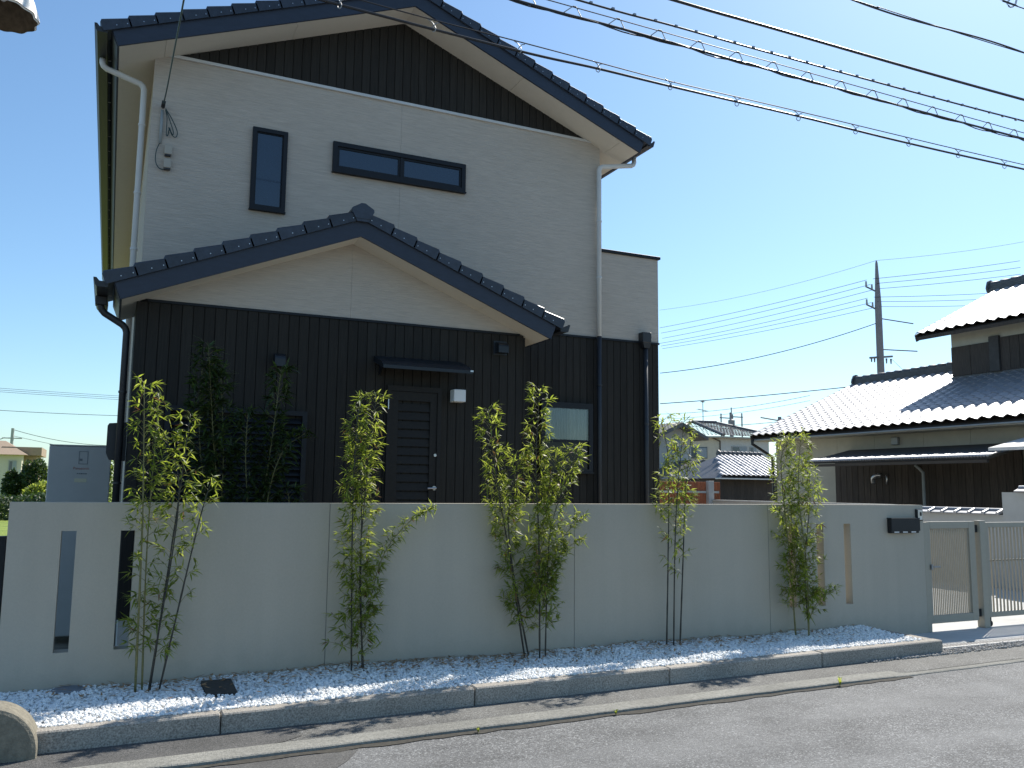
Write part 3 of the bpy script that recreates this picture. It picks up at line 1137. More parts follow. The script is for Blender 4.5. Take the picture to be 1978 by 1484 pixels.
def gutter(xo, xi, z, y0, y1, h=0.085):
    """open box gutter running along y; xo outer, xi inner"""
    s = 1 if xi > xo else -1
    t = 0.005
    b = MB()
    pr = [(xo - s * 0.012, z), (xo, z), (xo + s * 0.012, z - h + 0.02), (xo + s * 0.025, z - h + t), (xi - s * 0.01, z - h + t), (xi - s * t, z - 0.02), (xi, z - 0.02), (xi - s * 0.004, z - h), (xo + s * 0.018, z - h), (xo + s * 0.004, z - h + 0.02), (xo - s * 0.008, z - 0.012), (xo - s * 0.012, z - 0.012)]
    b.prism_y(pr if s > 0 else pr[::-1], y0, y1)
    cap = [(xo - s * 0.013, z + 0.001), (xo + s * 0.014, z + 0.001), (xo + s * 0.04, z - 0.03), (xi - s * 0.02, z - 0.035), (xi + s * 0.002, z - 0.018), (xi - s * 0.002, z - h - 0.002), (xo + s * 0.016, z - h - 0.002)]
    b.prism_y(cap if s > 0 else cap[::-1], y0 - 0.006, y0 - 0.0005)
    b.build('gutter', 'gutter_black', house)
    yb = y0 + 0.25
    while yb < y1:
        c = MB()
        a0, a1 = sorted((xo - s * 0.002, xi + s * 0.03))
        c.box(a0, a1, yb, yb + 0.018, z + 0.0015, z + 0.006)
        c.build('gutter_bracket', 'pipe_white', house)
        yb += 0.6


gutter(-0.415, -0.295, 6.335, 9.67, 22.3)
gutter(6.641, 6.521, 6.335, 9.67, 22.3)
gutter(-0.232, -0.115, 3.425, 8.865, YM - 0.01)
gutter(4.856, 4.739, 3.425, 8.865, YM - 0.01)


def pipe(pts, r, m, name='downpipe', clips=None):
    b = MB()
    P = [Vector(p) for p in pts]
    out = [P[0]]
    for i in range(1, len(P) - 1):
        d0, d1 = (P[i - 1] - P[i]).normalized(), (P[i + 1] - P[i]).normalized()
        out += [P[i] + d0 * 0.05, P[i] + d0 * 0.015 + d1 * 0.015, P[i] + d1 * 0.05]
    out.append(P[-1])
    b.tube(out, r, 14)
    b.smooth = True
    o = b.build(name, m, house)
    for c in (clips or []):
        k = MB().lathe([(r + 0.002, -0.012), (r + 0.006, -0.01), (r + 0.006, 0.01), (r + 0.002, 0.012)], c, 14)
        k.build('pipe_clip', m, o)
    return o


# main roof: left pipe in white, down behind the porch roof
pipe([(-0.345, 10.30, 6.24), (-0.345, 10.30, 6.15), (0.10, 10.30, 6.02), (0.10, 10.30, 0.0)], 0.034, 'pipe_white',
     clips=[(0.10, 10.30, 5.55), (0.10, 10.30, 4.75), (0.10, 10.30, 4.1), (0.10, 10.30, 2.4)])
# main roof: right pipe, white above, black below
pipe([(6.57, 10.07, 6.25), (6.57, 10.07, 6.11), (5.985, 10.07, 5.99), (5.985, 10.07, ZD)], 0.034, 'pipe_white',
     clips=[(5.985, 10.07, 5.2), (5.985, 10.07, 4.4)])
pipe([(5.985, 10.07, ZD - 0.002), (5.985, 10.07, 2.0), (5.985, 10.07, 0.0)], 0.034, 'gutter_black', clips=[(5.985, 10.07, 2.9)])
# porch: black pipes
pipe([(-0.175, 9.36, 3.335), (-0.175, 9.36, 3.20), (0.075, 9.36, 3.05), (0.075, 9.36, 0.0)], 0.034, 'gutter_black', clips=[(0.075, 9.36, 2.4), (0.075, 9.36, 1.5)])
box('gutter_outlet', 'gutter_black', house, -0.225, -0.12, 9.30, 9.42, 3.25, 3.338, c=0.006)
# balcony rain head and pipe
b = MB()
b.cbox(6.665, 6.808, YM - 0.125, YM - 0.006, 3.545, 3.69, b=0.006)
b.hexa([(6.70, YM - 0.105, 3.47), (6.79, YM - 0.105, 3.47), (6.79, YM - 0.02, 3.47), (6.70, YM - 0.02, 3.47), (6.672, YM - 0.118, 3.544), (6.80, YM - 0.118, 3.544), (6.80, YM - 0.01, 3.544), (6.672, YM - 0.01, 3.544)])
b.build('rain_head', 'gutter_black', house)
pipe([(6.745, YM - 0.063, 3.475), (6.745, YM - 0.063, 1.8), (6.745, YM - 0.063, 0.0)], 0.036, 'gutter_black', clips=[(6.745, YM - 0.063, 2.4)])


def window(x0, x1, z0, z1, y, w=0.052, mull=(), depth=0.045, pane='pane_dark', inner=0.022):
    b = MB()
    frame_xz(b, x0, x1, z0, z1, w, y - depth, y - 0.0045)
    for mx in mull:
        b.box(mx - 0.014, mx + 0.014, y - depth + 0.008, y - 0.0045, z0 + w, z1 - w)
    f = b.build('window', 'frame_black', house)
    xs = [x0 + w] + [q for m_ in mull for q in (m_ - 0.014, m_ + 0.014)] + [x1 - w]
    for i in range(0, len(xs), 2):
        c = MB()
        frame_xz(c, xs[i] + 0.0005, xs[i + 1] - 0.0005, z0 + w + 0.0005, z1 - w - 0.0005, inner, y - 0.026, y - 0.0047)
        c.build('sash', 'frame_black', f)
        MB().box(xs[i] + inner + 0.001, xs[i + 1] - inner - 0.001, y - 0.014, y - 0.0055, z0 + w + inner + 0.001, z1 - w - inner - 0.001).build('pane', pane, f)
    s_ = MB().box(x0 - 0.006, x1 + 0.006, y - depth - 0.018, y - 0.0045, z0 - 0.016, z0 - 0.0005)
    s_.build('sill', 'frame_black', f)
    return f


window(1.294, 1.700, 4.700, 5.691, YM, w=0.048, inner=0.012)
window(2.247, 3.990, 5.312, 5.689, YM, w=0.055, mull=(3.118,), inner=0.026)
# lower right sash window with a curtain
x0, x1, z0, z1 = 5.10, 5.882, 1.715, 2.635
b = MB()
frame_xz(b, x0, x1, z0, z1, 0.062, YM - 0.085, YM - 0.0045, wt=0.075, wb=0.04)
b.box(x0 + 0.0625, x1 - 0.0625, YM - 0.078, YM - 0.05, 2.108, 2.142)
f = b.build('window', 'frame_black', house)
mg = bpy.data.materials.new('pane_clear')
mg.use_nodes = True
nt = mg.node_tree
nt.nodes.clear()
o_ = nd(nt, 'ShaderNodeOutputMaterial')
tb = nd(nt, 'ShaderNodeBsdfTransparent')
tb.inputs[0].default_value = (0.80, 0.84, 0.84, 1)
gb = nd(nt, 'ShaderNodeBsdfGlossy')
gb.inputs['Roughness'].default_value = 0.03
fr = nd(nt, 'ShaderNodeFresnel')
fr.inputs['IOR'].default_value = 1.75
ms = nd(nt, 'ShaderNodeMixShader')
nt.links.new(fr.outputs[0], ms.inputs[0])
nt.links.new(tb.outputs[0], ms.inputs[1])
nt.links.new(gb.outputs[0], ms.inputs[2])
nt.links.new(ms.outputs[0], o_.inputs[0])
MATS['pane_clear'] = mg
MB().box(x0 + 0.063, x1 - 0.063, YM - 0.070, YM - 0.066, 2.1425, z1 - 0.0755).build('pane', 'pane_clear', f)
MB().box(x0 + 0.063, x1 - 0.063, YM - 0.060, YM - 0.056, z0 + 0.0405, 2.1075).build('pane', 'pane_dim', f)
mat('curtain_lace', (0.34, 0.38, 0.37), 0.9, 0.12, (60, 60, 4))
for (ca, cb, cm, fq, amp_) in ((x0 + 0.066, x0 + 0.42, 'curtain_lace', 0.95, 0.013), (x0 + 0.40, x1 - 0.066, 'curtain', 0.55, 0.017)):
    b = MB()
    nxc = 60
    for i in range(nxc + 1):
        x = ca + (cb - ca) * i / nxc
        yy = YM - (0.028 if cm == 'curtain_lace' else 0.036) + amp_ * sin(i * fq) + 0.005 * sin(i * 0.31 + 1)
        b.v += [(x, yy, 2.10), (x, yy, z1 - 0.08)]
    for i in range(nxc):
        b.f.append((2 * i, 2 * i + 2, 2 * i + 3, 2 * i + 1))
        b.m.append(0)
    b.smooth = True
    b.build('curtain', cm, f)
MB().box(x0 - 0.005, x1 + 0.005, YM - 0.105, YM - 0.0045, z0 - 0.018, z0 - 0.0005).build('sill', 'frame_black', f)

# kitchen door
d0, d1, dz0, dz1 = 2.747, 3.382, 0.55, 2.615
b = MB()
frame_xz(b, d0, d1, dz0, dz1, 0.045, YB - 0.050, YB - 0.0045, wt=0.06)
door = b.build('door', 'door_brown', house)
b = MB()
frame_xz(b, d0 + 0.047, d1 - 0.047, dz0 + 0.02, dz1 - 0.063, 0.082, YB - 0.036, YB - 0.006, wt=0.10)
b.build('leaf_frame', 'door_brown', door)
z = dz0 + 0.12
i = 0
while z < dz1 - 0.19:
    s_ = MB()
    zt = min(z + 0.083, dz1 - 0.166)
    s_.hexa([(d0 + 0.130, YB - 0.030, z), (d1 - 0.130, YB - 0.030, z), (d1 - 0.130, YB - 0.008, z), (d0 + 0.130, YB - 0.008, z),
             (d0 + 0.130, YB - 0.014, zt), (d1 - 0.130, YB - 0.014, zt), (d1 - 0.130, YB - 0.008, zt), (d0 + 0.130, YB - 0.008, zt)])
    s_.build('louvre', 'door_brown', door)
    z += 0.098
b = MB()
b.tube([(3.318, YB - 0.037, 1.484), (3.318, YB - 0.085, 1.484)], 0.012, 10)
b.tube([(3.325, YB - 0.085, 1.484), (3.225, YB - 0.085, 1.480)], [0.013, 0.010], 10)
b.tube([(3.318, YB - 0.0365, 1.484), (3.318, YB - 0.043, 1.484)], 0.024, 14)
b.build('lever_handle', 'silver', door)
MB().tube([(3.318, YB - 0.0365, 1.851), (3.318, YB - 0.050, 1.851)], 0.017, 14).build('lock_cylinder', 'silver', door)
MB().cbox(2.752, 2.764, YB - 0.062, YB - 0.051, 2.345, 2.46, b=0.003).build('hinge', 'silver', door)
# awning over the door
b = MB()
xa, xb, yf, yb_ = 2.585, 3.615, 8.83, YB - 0.018
b.add([(xa, yb_, 2.935), (xb, yb_, 2.935), (xb, yf + 0.10, 2.845), (xb, yf, 2.79), (xa, yf, 2.79), (xa, yf + 0.10, 2.845),
       (xa, yb_, 2.865), (xb, yb_, 2.865), (xb, yf, 2.755), (xa, yf, 2.755)],
      [(0, 5, 2, 1), (5, 4, 3, 2), (4, 9, 8, 3), (9, 6, 7, 8), (0, 1, 7, 6), (1, 2, 3, 8, 7), (5, 0, 6, 9, 4)])
aw = b.build('door_awning', 'awning_black', house)
box('end_cap', 'silver', aw, xb - 0.03, xb + 0.006, yf - 0.006, yf - 0.001, 2.774, 2.792)
b = MB()
b.hexa([(xa + 0.06, YB - 0.16, 2.80), (xa + 0.075, YB - 0.16, 2.80), (xa + 0.075, YB - 0.018, 2.72), (xa + 0.06, YB - 0.018, 2.72), (xa + 0.06, YB - 0.16, 2.815), (xa + 0.075, YB - 0.16, 2.815), (xa + 0.075, YB - 0.018, 2.86), (xa + 0.06, YB - 0.018, 2.86)])
b.build('bracket', 'frame_black', aw)
# porch lamp
lp = MB().cbox(3.495, 3.640, 9.085, 9.215, 2.462, 2.602, b=0.006).build('porch_lamp', 'lamp_white', house)
box('back_plate', 'frame_black', lp, 3.51, 3.625, 9.2152, YB - 0.0045, 2.475, 2.59)


# vent hoods
def hood(x0, x1, z0, z1, plate):
    b = MB()
    yb_ = YB - 0.0045
    if plate:
        b.cbox(x0 - 0.02, x1 + 0.02, yb_ - 0.014, yb_, z0 - 0.02, z1 + 0.02, b=0.003)
    w = x1 - x0
    for i in range(7):
        a0, a1 = pi / 2 * i / 6, 0
        b.v += [(x0, yb_ - 0.014 - 0.10 * sin(a0), z0 + (z1 - z0) * (1 - 0.45 * (1 - cos(a0)))), (x1, yb_ - 0.014 - 0.10 * sin(a0), z0 + (z1 - z0) * (1 - 0.45 * (1 - cos(a0))))]
    k = len(b.v) - 14
    for i in range(6):
        b.f.append((k + 2 * i, k + 2 * i + 2, k + 2 * i + 3, k + 2 * i + 1))
        b.m.append(0)
    b.v += [(x0, yb_ - 0.114, z0), (x1, yb_ - 0.114, z0), (x0, yb_ - 0.014, z0), (x1, yb_ - 0.014, z0)]
    b.f += [(k + 12, k + 14, k + 15, k + 13), (k + 0, k + 16, k + 14, k + 12, k + 10, k + 8, k + 6, k + 4, k + 2), (k + 1, k + 3, k + 5, k + 7, k + 9, k + 11, k + 13, k + 15, k + 17), (k + 14, k + 16, k + 17, k + 15)]
    b.m += [0, 0, 0, 0]
    b.build('vent_hood', 'awning_black', house)


hood(1.50, 1.61, 2.735, 2.875, False)
hood(4.055, 4.185, 3.075, 3.205, True)
# louvred shutter behind the garden bamboo
b = MB()
frame_xz(b, 0.47, 1.872, 0.75, 2.275, 0.05, YB - 0.060, YB - 0.0045)
sh = b.build('louvred_shutter', 'frame_black', house)
sl_me = MB().add([(0.521, -0.052, -0.030), (1.821, -0.052, -0.030), (1.821, -0.010, 0.024), (0.521, -0.010, 0.024),
                  (0.521, -0.046, -0.032), (1.821, -0.046, -0.032), (1.821, -0.006, 0.020), (0.521, -0.006, 0.020)],
                 [(0, 1, 2, 3), (7, 6, 5, 4), (0, 4, 5, 1), (2, 6, 7, 3), (0, 3, 7, 4), (1, 5, 6, 2)]).mesh('slat', 'shutter_black')
copies('slat', sl_me, sh, [Matrix.Translation((0, YB, 0.84 + 0.0605 * i)) for i in range(23)])
# meter box on the left side
b = MB()
b.prism_y([(-0.040, 1.80), (-0.010, 1.735), (0.14, 1.725), (0.14, 2.11), (-0.025, 2.095), (-0.040, 2.07)], 9.52, 9.86)
b.build('meter_box', 'gutter_black', house)
# power line entry on the front wall
b = MB()
b.tube([(0.30, YM - 0.03, 5.69), (0.295, YM - 0.03, 5.30)], 0.016, 10)
b.smooth = True
sv = b.build('service_conduit', 'conduit_grey', house)
b = MB()
b.tube([(0.285, YM - 0.09, 5.74), (0.325, YM - 0.09, 5.735)], 0.040, 12)
b.tube([(0.305, YM - 0.09, 5.735), (0.305, YM - 0.004, 5.735)], 0.015, 8)
b.build('cable_anchor', 'cable_black', sv)
for (zc) in (5.225, 5.065):
    box('junction_box', 'box_beige', house, 0.345, 0.425, YM - 0.065, YM - 0.0045, zc - 0.045, zc + 0.065, c=0.006)
    box('gland', 'cable_black', house, 0.352, 0.415, YM - 0.060, YM - 0.012, zc - 0.062, zc - 0.0455)
b = MB()
b.tube(smoothed([(0.33, YM - 0.07, 5.70), (0.40, YM - 0.06, 5.60), (0.465, YM - 0.05, 5.47), (0.46, YM - 0.045, 5.40), (0.42, YM - 0.04, 5.41), (0.385, YM - 0.03, 5.50)]), 0.0055, 6)
b.tube(smoothed([(0.335, YM - 0.07, 5.69), (0.38, YM - 0.06, 5.58), (0.425, YM - 0.05, 5.46), (0.42, YM - 0.045, 5.42), (0.375, YM - 0.03, 5.50)]), 0.0055, 6)
b.tube(smoothed([(0.33, YM - 0.06, 5.69), (0.352, YM - 0.05, 5.60), (0.355, YM - 0.05, 5.42), (0.37, YM - 0.045, 5.40), (0.382, YM - 0.04, 5.48)]), 0.0055, 6)
b.tube(smoothed([(0.29, YM - 0.03, 5.30), (0.262, YM - 0.035, 5.20), (0.262, YM - 0.04, 5.08), (0.30, YM - 0.04, 5.01), (0.35, YM - 0.035, 5.00)]), 0.0055, 6)
b.build('entry_cable', 'cable_green', sv)

# hot water tank beside the house
tk = thing('water_tank', 'tall grey hot water tank unit left of the house', 'tank', (-0.29, 10.8, -0.15))
box('cabinet', 'tank_grey', tk, -0.595, 0.015, 10.5, 11.2, -0.12, 1.895, c=0.01)
box('top_cap', 'tank_grey', tk, -0.598, 0.018, 10.497, 11.203, 1.8955, 1.908, c=0.004)
b = MB()
frame_xz(b, -0.305, -0.215, 1.70, 1.84, 0.006, 10.496, 10.4995)
b.box(-0.295, -0.268, 10.496, 10.4995, 1.735, 1.76)
b.build('access_panel', 'print_dark', tk)
tc = bpy.data.curves.new('lettering', 'FONT')
tc.body = 'Panasonic'
tc.size = 0.040
tc.extrude = 0.0006
tc.align_x = 'CENTER'
to = bpy.data.objects.new('lettering', tc)
COL.objects.link(to)
bpy.context.view_layer.update()
tme = bpy.data.meshes.new_from_object(to.evaluated_get(bpy.context.evaluated_depsgraph_get()))
bpy.data.objects.remove(to)
tme.materials.clear()
tme.materials.append(MATS['print_red'])
copies('lettering', tme, tk, [Matrix.Translation((-0.275, 10.4985, 1.642)) @ Matrix.Rotation(pi / 2, 4, 'X')])
b = MB()
lx = -0.315
for wd in (0.014, 0.012, 0.02, 0.012, 0.016):
    b.box(lx, lx + wd, 10.496, 10.4995, 1.592, 1.604)
    lx += wd + 0.006
b.build('lettering', 'print_dark', tk)
box('notice_sticker', 'print_cream', tk, -0.335, -0.215, 10.496, 10.4995, 1.505, 1.545)

# ------------------------------------------------------------------ bamboo
def leaf(b, p, d, n, l, w, mi, droop):
    """lanceolate leaf: base p, direction d, face normal n"""
    d = d.normalized()
    s = d.cross(n)
    if s.length < 1e-4:
        s = Vector((1, 0, 0))
    s.normalize()
    g = Vector((0, 0, -1)) * droop * l
    p1 = p + d * l * 0.28 + g * 0.08
    p2 = p + d * l * 0.62 + g * 0.38
    p3 = p + d * l + g
    b.add([p, p1 + s * w, p1 - s * w, p2 + s * w * 0.72, p2 - s * w * 0.72, p3], [(0, 2, 1), (1, 2, 4, 3), (3, 4, 5)], mi)


def bamboo(label, culms, y, seed, zmin=0.35, dens=1.0, ll=0.080, lw=0.0064, reach=0.16, group='bamboos planted along the front of the wall',
           mats=('leaf_green', 'leaf_yellow', 'leaf_brown'), ymul=0.8, spread_y=0.05, base_z=-0.05, browns=0.03, yellow=0.35, dark=True, ground=None, top_boost=1.0, yback=0.16):
    r = random.Random(seed)
    cx = culms[0][0][0]
    root = thing('bamboo', label, 'bamboo', (cx, y, base_z), group)
    fol = MB()
    twigs = MB()
    for ci, c in enumerate(culms):
        yo = y + r.uniform(-spread_y, spread_y)
        lean = r.uniform(-0.06, 0.04)
        zt = c[-1][1]
        pts = [(x, yo + lean * max(0, z), z) for x, z in c]
        branchy = c[0][1] > 0.12
        if not branchy:
            pts[0] = (pts[0][0], pts[0][1], base_z)
        P = smoothed(pts, 9)
        n = len(P)
        r0 = 0.0042 if branchy else r.uniform(0.0065, 0.009)
        R = [r0 * (1 - 0.72 * i / (n - 1)) for i in range(n)]
        for i in range(2, n - 1, 3):
            R[i] *= 1.22
        k = MB().tube(P, R, 7)
        k.smooth = True
        k.build('culm', 'culm_dark' if (dark and r.random() < 0.75 and not branchy) else 'culm_green', root)
        # branches at the nodes
        length = sum((P[i + 1] - P[i]).length for i in range(n - 1))
        step = 0.0215 / dens
        s = 0.0
        seg, acc = 0, 0.0
        side = r.choice((-1, 1))
        while s < length:
            while seg < n - 2 and acc + (P[seg + 1] - P[seg]).length < s:
                acc += (P[seg + 1] - P[seg]).length
                seg += 1
            t = (s - acc) / max(1e-6, (P[seg + 1] - P[seg]).length)
            q = P[seg].lerp(P[seg + 1], min(1, t))
            s += step * r.uniform(0.6, 1.4)
            if q.z < zmin * r.uniform(0.8, 1.3) and not branchy:
                continue
            if not branchy and q.z < 1.2 and r.random() < 0.42 / dens:
                continue
            rel = s / length
            side = -side
            a = r.gauss(0, 0.75) + (0 if side > 0 else pi)
            h = Vector((cos(a), sin(a) * ymul, 0))
            L = reach * r.uniform(0.35, 1.25) * (1.15 - 0.65 * rel)
            if branchy:
                L *= 0.55
            rise = r.uniform(0.35, 1.1)
            d = (h + Vector((0, 0, rise))).normalized()
            e = q + d * L
            if e.y > YW - 0.015 and q.y < YW and q.z < 1.42:
                e.y = YW - 0.015 - r.random() * 0.03
            twigs.tube([q, q.lerp(e, 0.55) + Vector((0, 0, 0.01)), e], [0.0022, 0.0016, 0.001], 4, caps=False)
            fans = [1.0, 0.62] if L > 0.07 else [1.0]
            if L > 0.15:
                fans.append(0.38)
            for ft in fans:
                p = q.lerp(e, ft)
                base_a = math.atan2(d.y, d.x)
                for m_ in range(r.randint(4, 8)):
                    aa = base_a + r.gauss(0, 0.75)
                    el = r.gauss(0.15, 0.5)
                    ld = Vector((cos(aa) * cos(el), sin(aa) * cos(el), sin(el)))
                    nn = Vector((r.gauss(0, 0.45), r.gauss(0, 0.45), 1)).normalized()
                    l = ll * r.uniform(0.6, 1.25)
                    u = r.random()
                    mi = 2 if u < browns else (1 if u < browns + yellow else 0)
                    tip = p + ld * l
                    if tip.y > YW - 0.008 and y < YW and tip.z < 1.38:
                        ld.y = -abs(ld.y) * 0.5
                    leaf(fol, p, ld, nn, l, lw * r.uniform(0.75, 1.2), mi, r.uniform(0.0, 0.45))
        # whip at the tip
        for m_ in range(9):
            aa = r.uniform(0, 2 * pi)
            el = r.uniform(0.2, 1.2)
            leaf(fol, P[-1] - Vector((0, 0, 0.02 * m_ * 0.4)), Vector((cos(aa) * cos(el), sin(aa) * cos(el) * ymul, sin(el))), Vector((0.3, -0.2, 1)), ll * r.uniform(0.6, 1.0), lw, 0 if m_ % 2 else 1, 0.25)
    fol.build('foliage', list(mats), root, stuff=True)
    twigs.build('twigs', 'culm_green', root, stuff=True)
    return root


bamboo('leftmost front bamboo, sparse and leaning right, beside the second wall slit',
       [[(0.27, 0.039), (0.245, 1.244), (0.199, 2.238)], [(0.315, 0.032), (0.291, 1.055), (0.312, 2.154)], [(0.35, 0.029), (0.49, 1.359), (0.363, 1.882)], [(0.361, 0.028), (0.478, 1.244), (0.539, 2.027)], [(0.419, 0.052), (0.629, 1.165), (0.715, 1.537)]],
       7.0, 101, zmin=0.22, dens=0.78, reach=0.14, yellow=0.18)
bamboo('upright front bamboo between the louvred shutter and the door, with one arching side shoot',
       [[(1.864, 0.026), (1.831, 1.237), (1.85, 2.092), (1.943, 2.249)], [(1.975, 0.018), (1.919, 0.691), (1.934, 1.279), (2.014, 2.253)], [(1.962, 0.019), (1.922, 0.733), (1.908, 1.406), (1.855, 1.962)], [(1.964, 0.235), (2.101, 0.874), (2.327, 1.183), (2.565, 1.322)]],
       7.05, 102, zmin=0.15, dens=1.1, reach=0.155)
bamboo('widest and bushiest front bamboo, in the middle, fanning out over the wall',
       [[(3.458, 0.022), (3.27, 0.958), (3.146, 1.551), (3.051, 2.194)], [(3.499, 0.05), (3.307, 0.822), (3.266, 1.322), (3.363, 1.786)], [(3.55, 0.029), (3.532, 0.999), (3.494, 1.696), (3.525, 2.384)], [(3.623, 0.006), (3.633, 0.767), (3.683, 1.229), (3.935, 1.888)], [(3.558, 0.316), (3.738, 0.95), (4.035, 1.261)], [(3.567, 0.541), (3.765, 0.879), (3.992, 1.03)], [(3.52, 0.5), (3.58, 1.2), (3.72, 1.85)]],
       7.05, 103, zmin=0.22, dens=1.22, reach=0.20)
bamboo('thin sparse front bamboo with three bare culms, in front of the orange fence',
       [[(4.963, 0.0), (5.003, 0.728), (5.042, 1.728), (4.974, 2.185)], [(4.999, 0.012), (5.028, 1.224), (5.13, 2.218)], [(5.096, 0.001), (5.151, 0.823), (5.193, 1.477), (5.27, 1.991)]],
       7.05, 104, zmin=0.72, dens=0.75, reach=0.19)
bamboo('dense narrow front bamboo at the right, before the slits near the gate',
       [[(6.577, -0.006), (6.502, 0.792), (6.396, 1.757), (6.505, 2.033)], [(6.682, -0.012), (6.688, 0.68), (6.613, 1.489), (6.671, 2.082)], [(6.745, -0.032), (6.724, 0.679), (6.851, 1.491), (6.784, 1.82)], [(6.675, 0.151), (6.818, 0.356), (7.077, 0.463)], [(6.64, 0.35), (6.55, 1.1), (6.60, 1.75)]],
       7.05, 105, zmin=0.20, dens=1.25, reach=0.225)
leafmat('leaf_shade', (0.028, 0.048, 0.014), (0.05, 0.08, 0.02), tw=0.35)  # darker leaf copy, with the garden's shade put into its colour
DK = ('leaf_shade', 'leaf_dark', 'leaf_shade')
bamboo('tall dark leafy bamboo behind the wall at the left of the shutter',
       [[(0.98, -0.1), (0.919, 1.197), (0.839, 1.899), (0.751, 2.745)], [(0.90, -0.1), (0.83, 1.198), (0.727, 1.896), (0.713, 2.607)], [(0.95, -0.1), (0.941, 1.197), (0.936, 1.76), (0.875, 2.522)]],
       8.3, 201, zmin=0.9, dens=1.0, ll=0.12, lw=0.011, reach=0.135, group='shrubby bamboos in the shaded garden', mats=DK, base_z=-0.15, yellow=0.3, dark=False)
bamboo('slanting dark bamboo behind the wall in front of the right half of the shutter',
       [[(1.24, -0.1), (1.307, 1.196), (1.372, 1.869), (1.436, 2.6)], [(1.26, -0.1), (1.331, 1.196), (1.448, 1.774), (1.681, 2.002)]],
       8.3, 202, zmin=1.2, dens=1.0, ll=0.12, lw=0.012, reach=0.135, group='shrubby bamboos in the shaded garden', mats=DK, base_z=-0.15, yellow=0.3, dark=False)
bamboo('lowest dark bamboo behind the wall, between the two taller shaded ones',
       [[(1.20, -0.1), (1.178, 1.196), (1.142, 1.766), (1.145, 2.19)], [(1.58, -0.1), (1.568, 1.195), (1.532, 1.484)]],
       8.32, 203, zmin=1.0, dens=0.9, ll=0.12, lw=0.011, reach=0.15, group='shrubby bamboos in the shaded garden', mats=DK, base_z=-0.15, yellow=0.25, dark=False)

# ------------------------------------------------------------------ overhead lines
CY = 5.6


def cable(name, label, pts, r, m='cable_black', group='cables over the street', extra=None):
    b = MB()
    P = smoothed([(x, CY, z) for x, z in pts], 8)
    b.tube(P, r, 7)
    b.smooth = True
    if extra:
        root = thing(name, label, 'cable', tuple(P[0]), group)
        b.build('conductor', m, root)
        extra(root)
        return root
    o = b.build(name, m)
    tag(o, label, 'cable', group)
    return o


PX = -2.05     # pole at the left, out of the picture


def hang_A(root):
    b = MB()
    b.tube(smoothed([(PX + 0.15, CY, 4.99), (1.37, CY, 4.874), (2.616, CY, 4.860), (3.32, CY, 4.852), (4.04, CY, 4.846), (5.41, CY, 4.866), (8.46, CY, 4.902), (14, CY, 5.02), (40, CY, 6.3)], 8), 0.0045, 6)
    b.build('messenger_wire', 'cable_black', root)
    for i in range(14):
        x = 1.25 + 0.69 * i
        c = MB()
        z = 4.790 + (0.04 * max(0, x - 5) / 3.5)
        c.tube(smoothed([(x - 0.045, CY, z + 0.066), (x - 0.01, CY, z + 0.050), (x + 0.012, CY - 0.012, z + 0.005), (x + 0.004, CY, z - 0.018), (x - 0.010, CY + 0.012, z + 0.005), (x + 0.015, CY, z + 0.046), (x + 0.045, CY, z + 0.060)], 4), 0.0036, 5)
        c.build('hanger', 'steel_grate', root)


cable('overhead_cable', 'lowest black street cable hung from a thin messenger wire, crossing the gable',
      [(PX + 0.15, 4.95), (0, 4.85), (1.12, 4.803), (2.6, 4.785), (3.32, 4.80), (4.04, 4.803), (5.41, 4.82), (6.7, 4.822), (8.46, 4.853), (14, 4.98), (40, 6.25)], 0.0100, extra=hang_A)


def hang_B(root):
    r = random.Random(5)
    b = MB()
    zm = lambda x: 5.262 + 0.03 * max(0, 2.5 - x) - 0.002 * max(0, x - 5) + 0.0012 * max(0, x - 8.5) ** 2
    b.tube([(PX + 0.15 + 0.5 * i, CY, zm(PX + 0.15 + 0.5 * i)) for i in range(60)], 0.0042, 6)
    b.build('messenger_wire', 'cable_black', root)
    zb = lambda x: zm(x) - 0.075
    for ph, am in ((0.0, 0.007), (2.2, 0.012)):
        c = MB()
        c.tube([(PX + 0.2 + 0.12 * i, CY + am * cos(i * 0.9 + ph), zb(PX + 0.2 + 0.12 * i) - 0.008 + am * sin(i * 0.9 + ph + 0.4 * sin(i * 0.21))) for i in range(200)], 0.0055, 5)
        c.smooth = True
        c.build('lashed_cable', 'cable_black', root)
    for i in range(40):
        x = 1.9 + 0.403 * i
        c = MB()
        c.tube([(x - 0.10, CY, zb(x) + 0.006), (x - 0.012, CY, zm(x) + 0.008), (x + 0.014, CY, zm(x) + 0.009), (x + 0.06, CY, zb(x) + 0.006)], 0.0042, 5)
        c.build('hanger', 'steel_grate', root)


cable('overhead_cable', 'street cable bundle carried on zigzag wire hangers below its messenger',
      [(PX + 0.15, 5.31), (0, 5.25), (2.59, 5.188), (3.54, 5.19), (5.15, 5.184), (8.49, 5.19), (14, 5.27), (28, 5.76)], 0.0105, extra=hang_B)


def knots(root):
    b = MB()
    for i in range(60):
        x = 1.0 + 0.205 * i
        z = 5.33 + 0.0075 * max(0, x - 2.8)
        b.box(x - 0.012, x + 0.012, CY - 0.011, CY + 0.011, z - 0.002, z + 0.014)
    b.build('binding', 'steel_grate', root, stuff=True)


cable('overhead_cable', 'knotted street cable just above the hanger bundle',
      [(PX + 0.15, 5.42), (0, 5.36), (3.13, 5.331), (4.05, 5.341), (5.16, 5.345), (8.51, 5.388), (14, 5.55), (40, 6.8)], 0.0085, extra=knots)
cable('overhead_cable', 'thick plain black street cable second from the top right corner group',
      [(PX + 0.15, 5.62), (1, 5.575), (4.05, 5.573), (5.17, 5.587), (8.53, 5.628), (14, 5.78), (40, 7.0)], 0.0135)


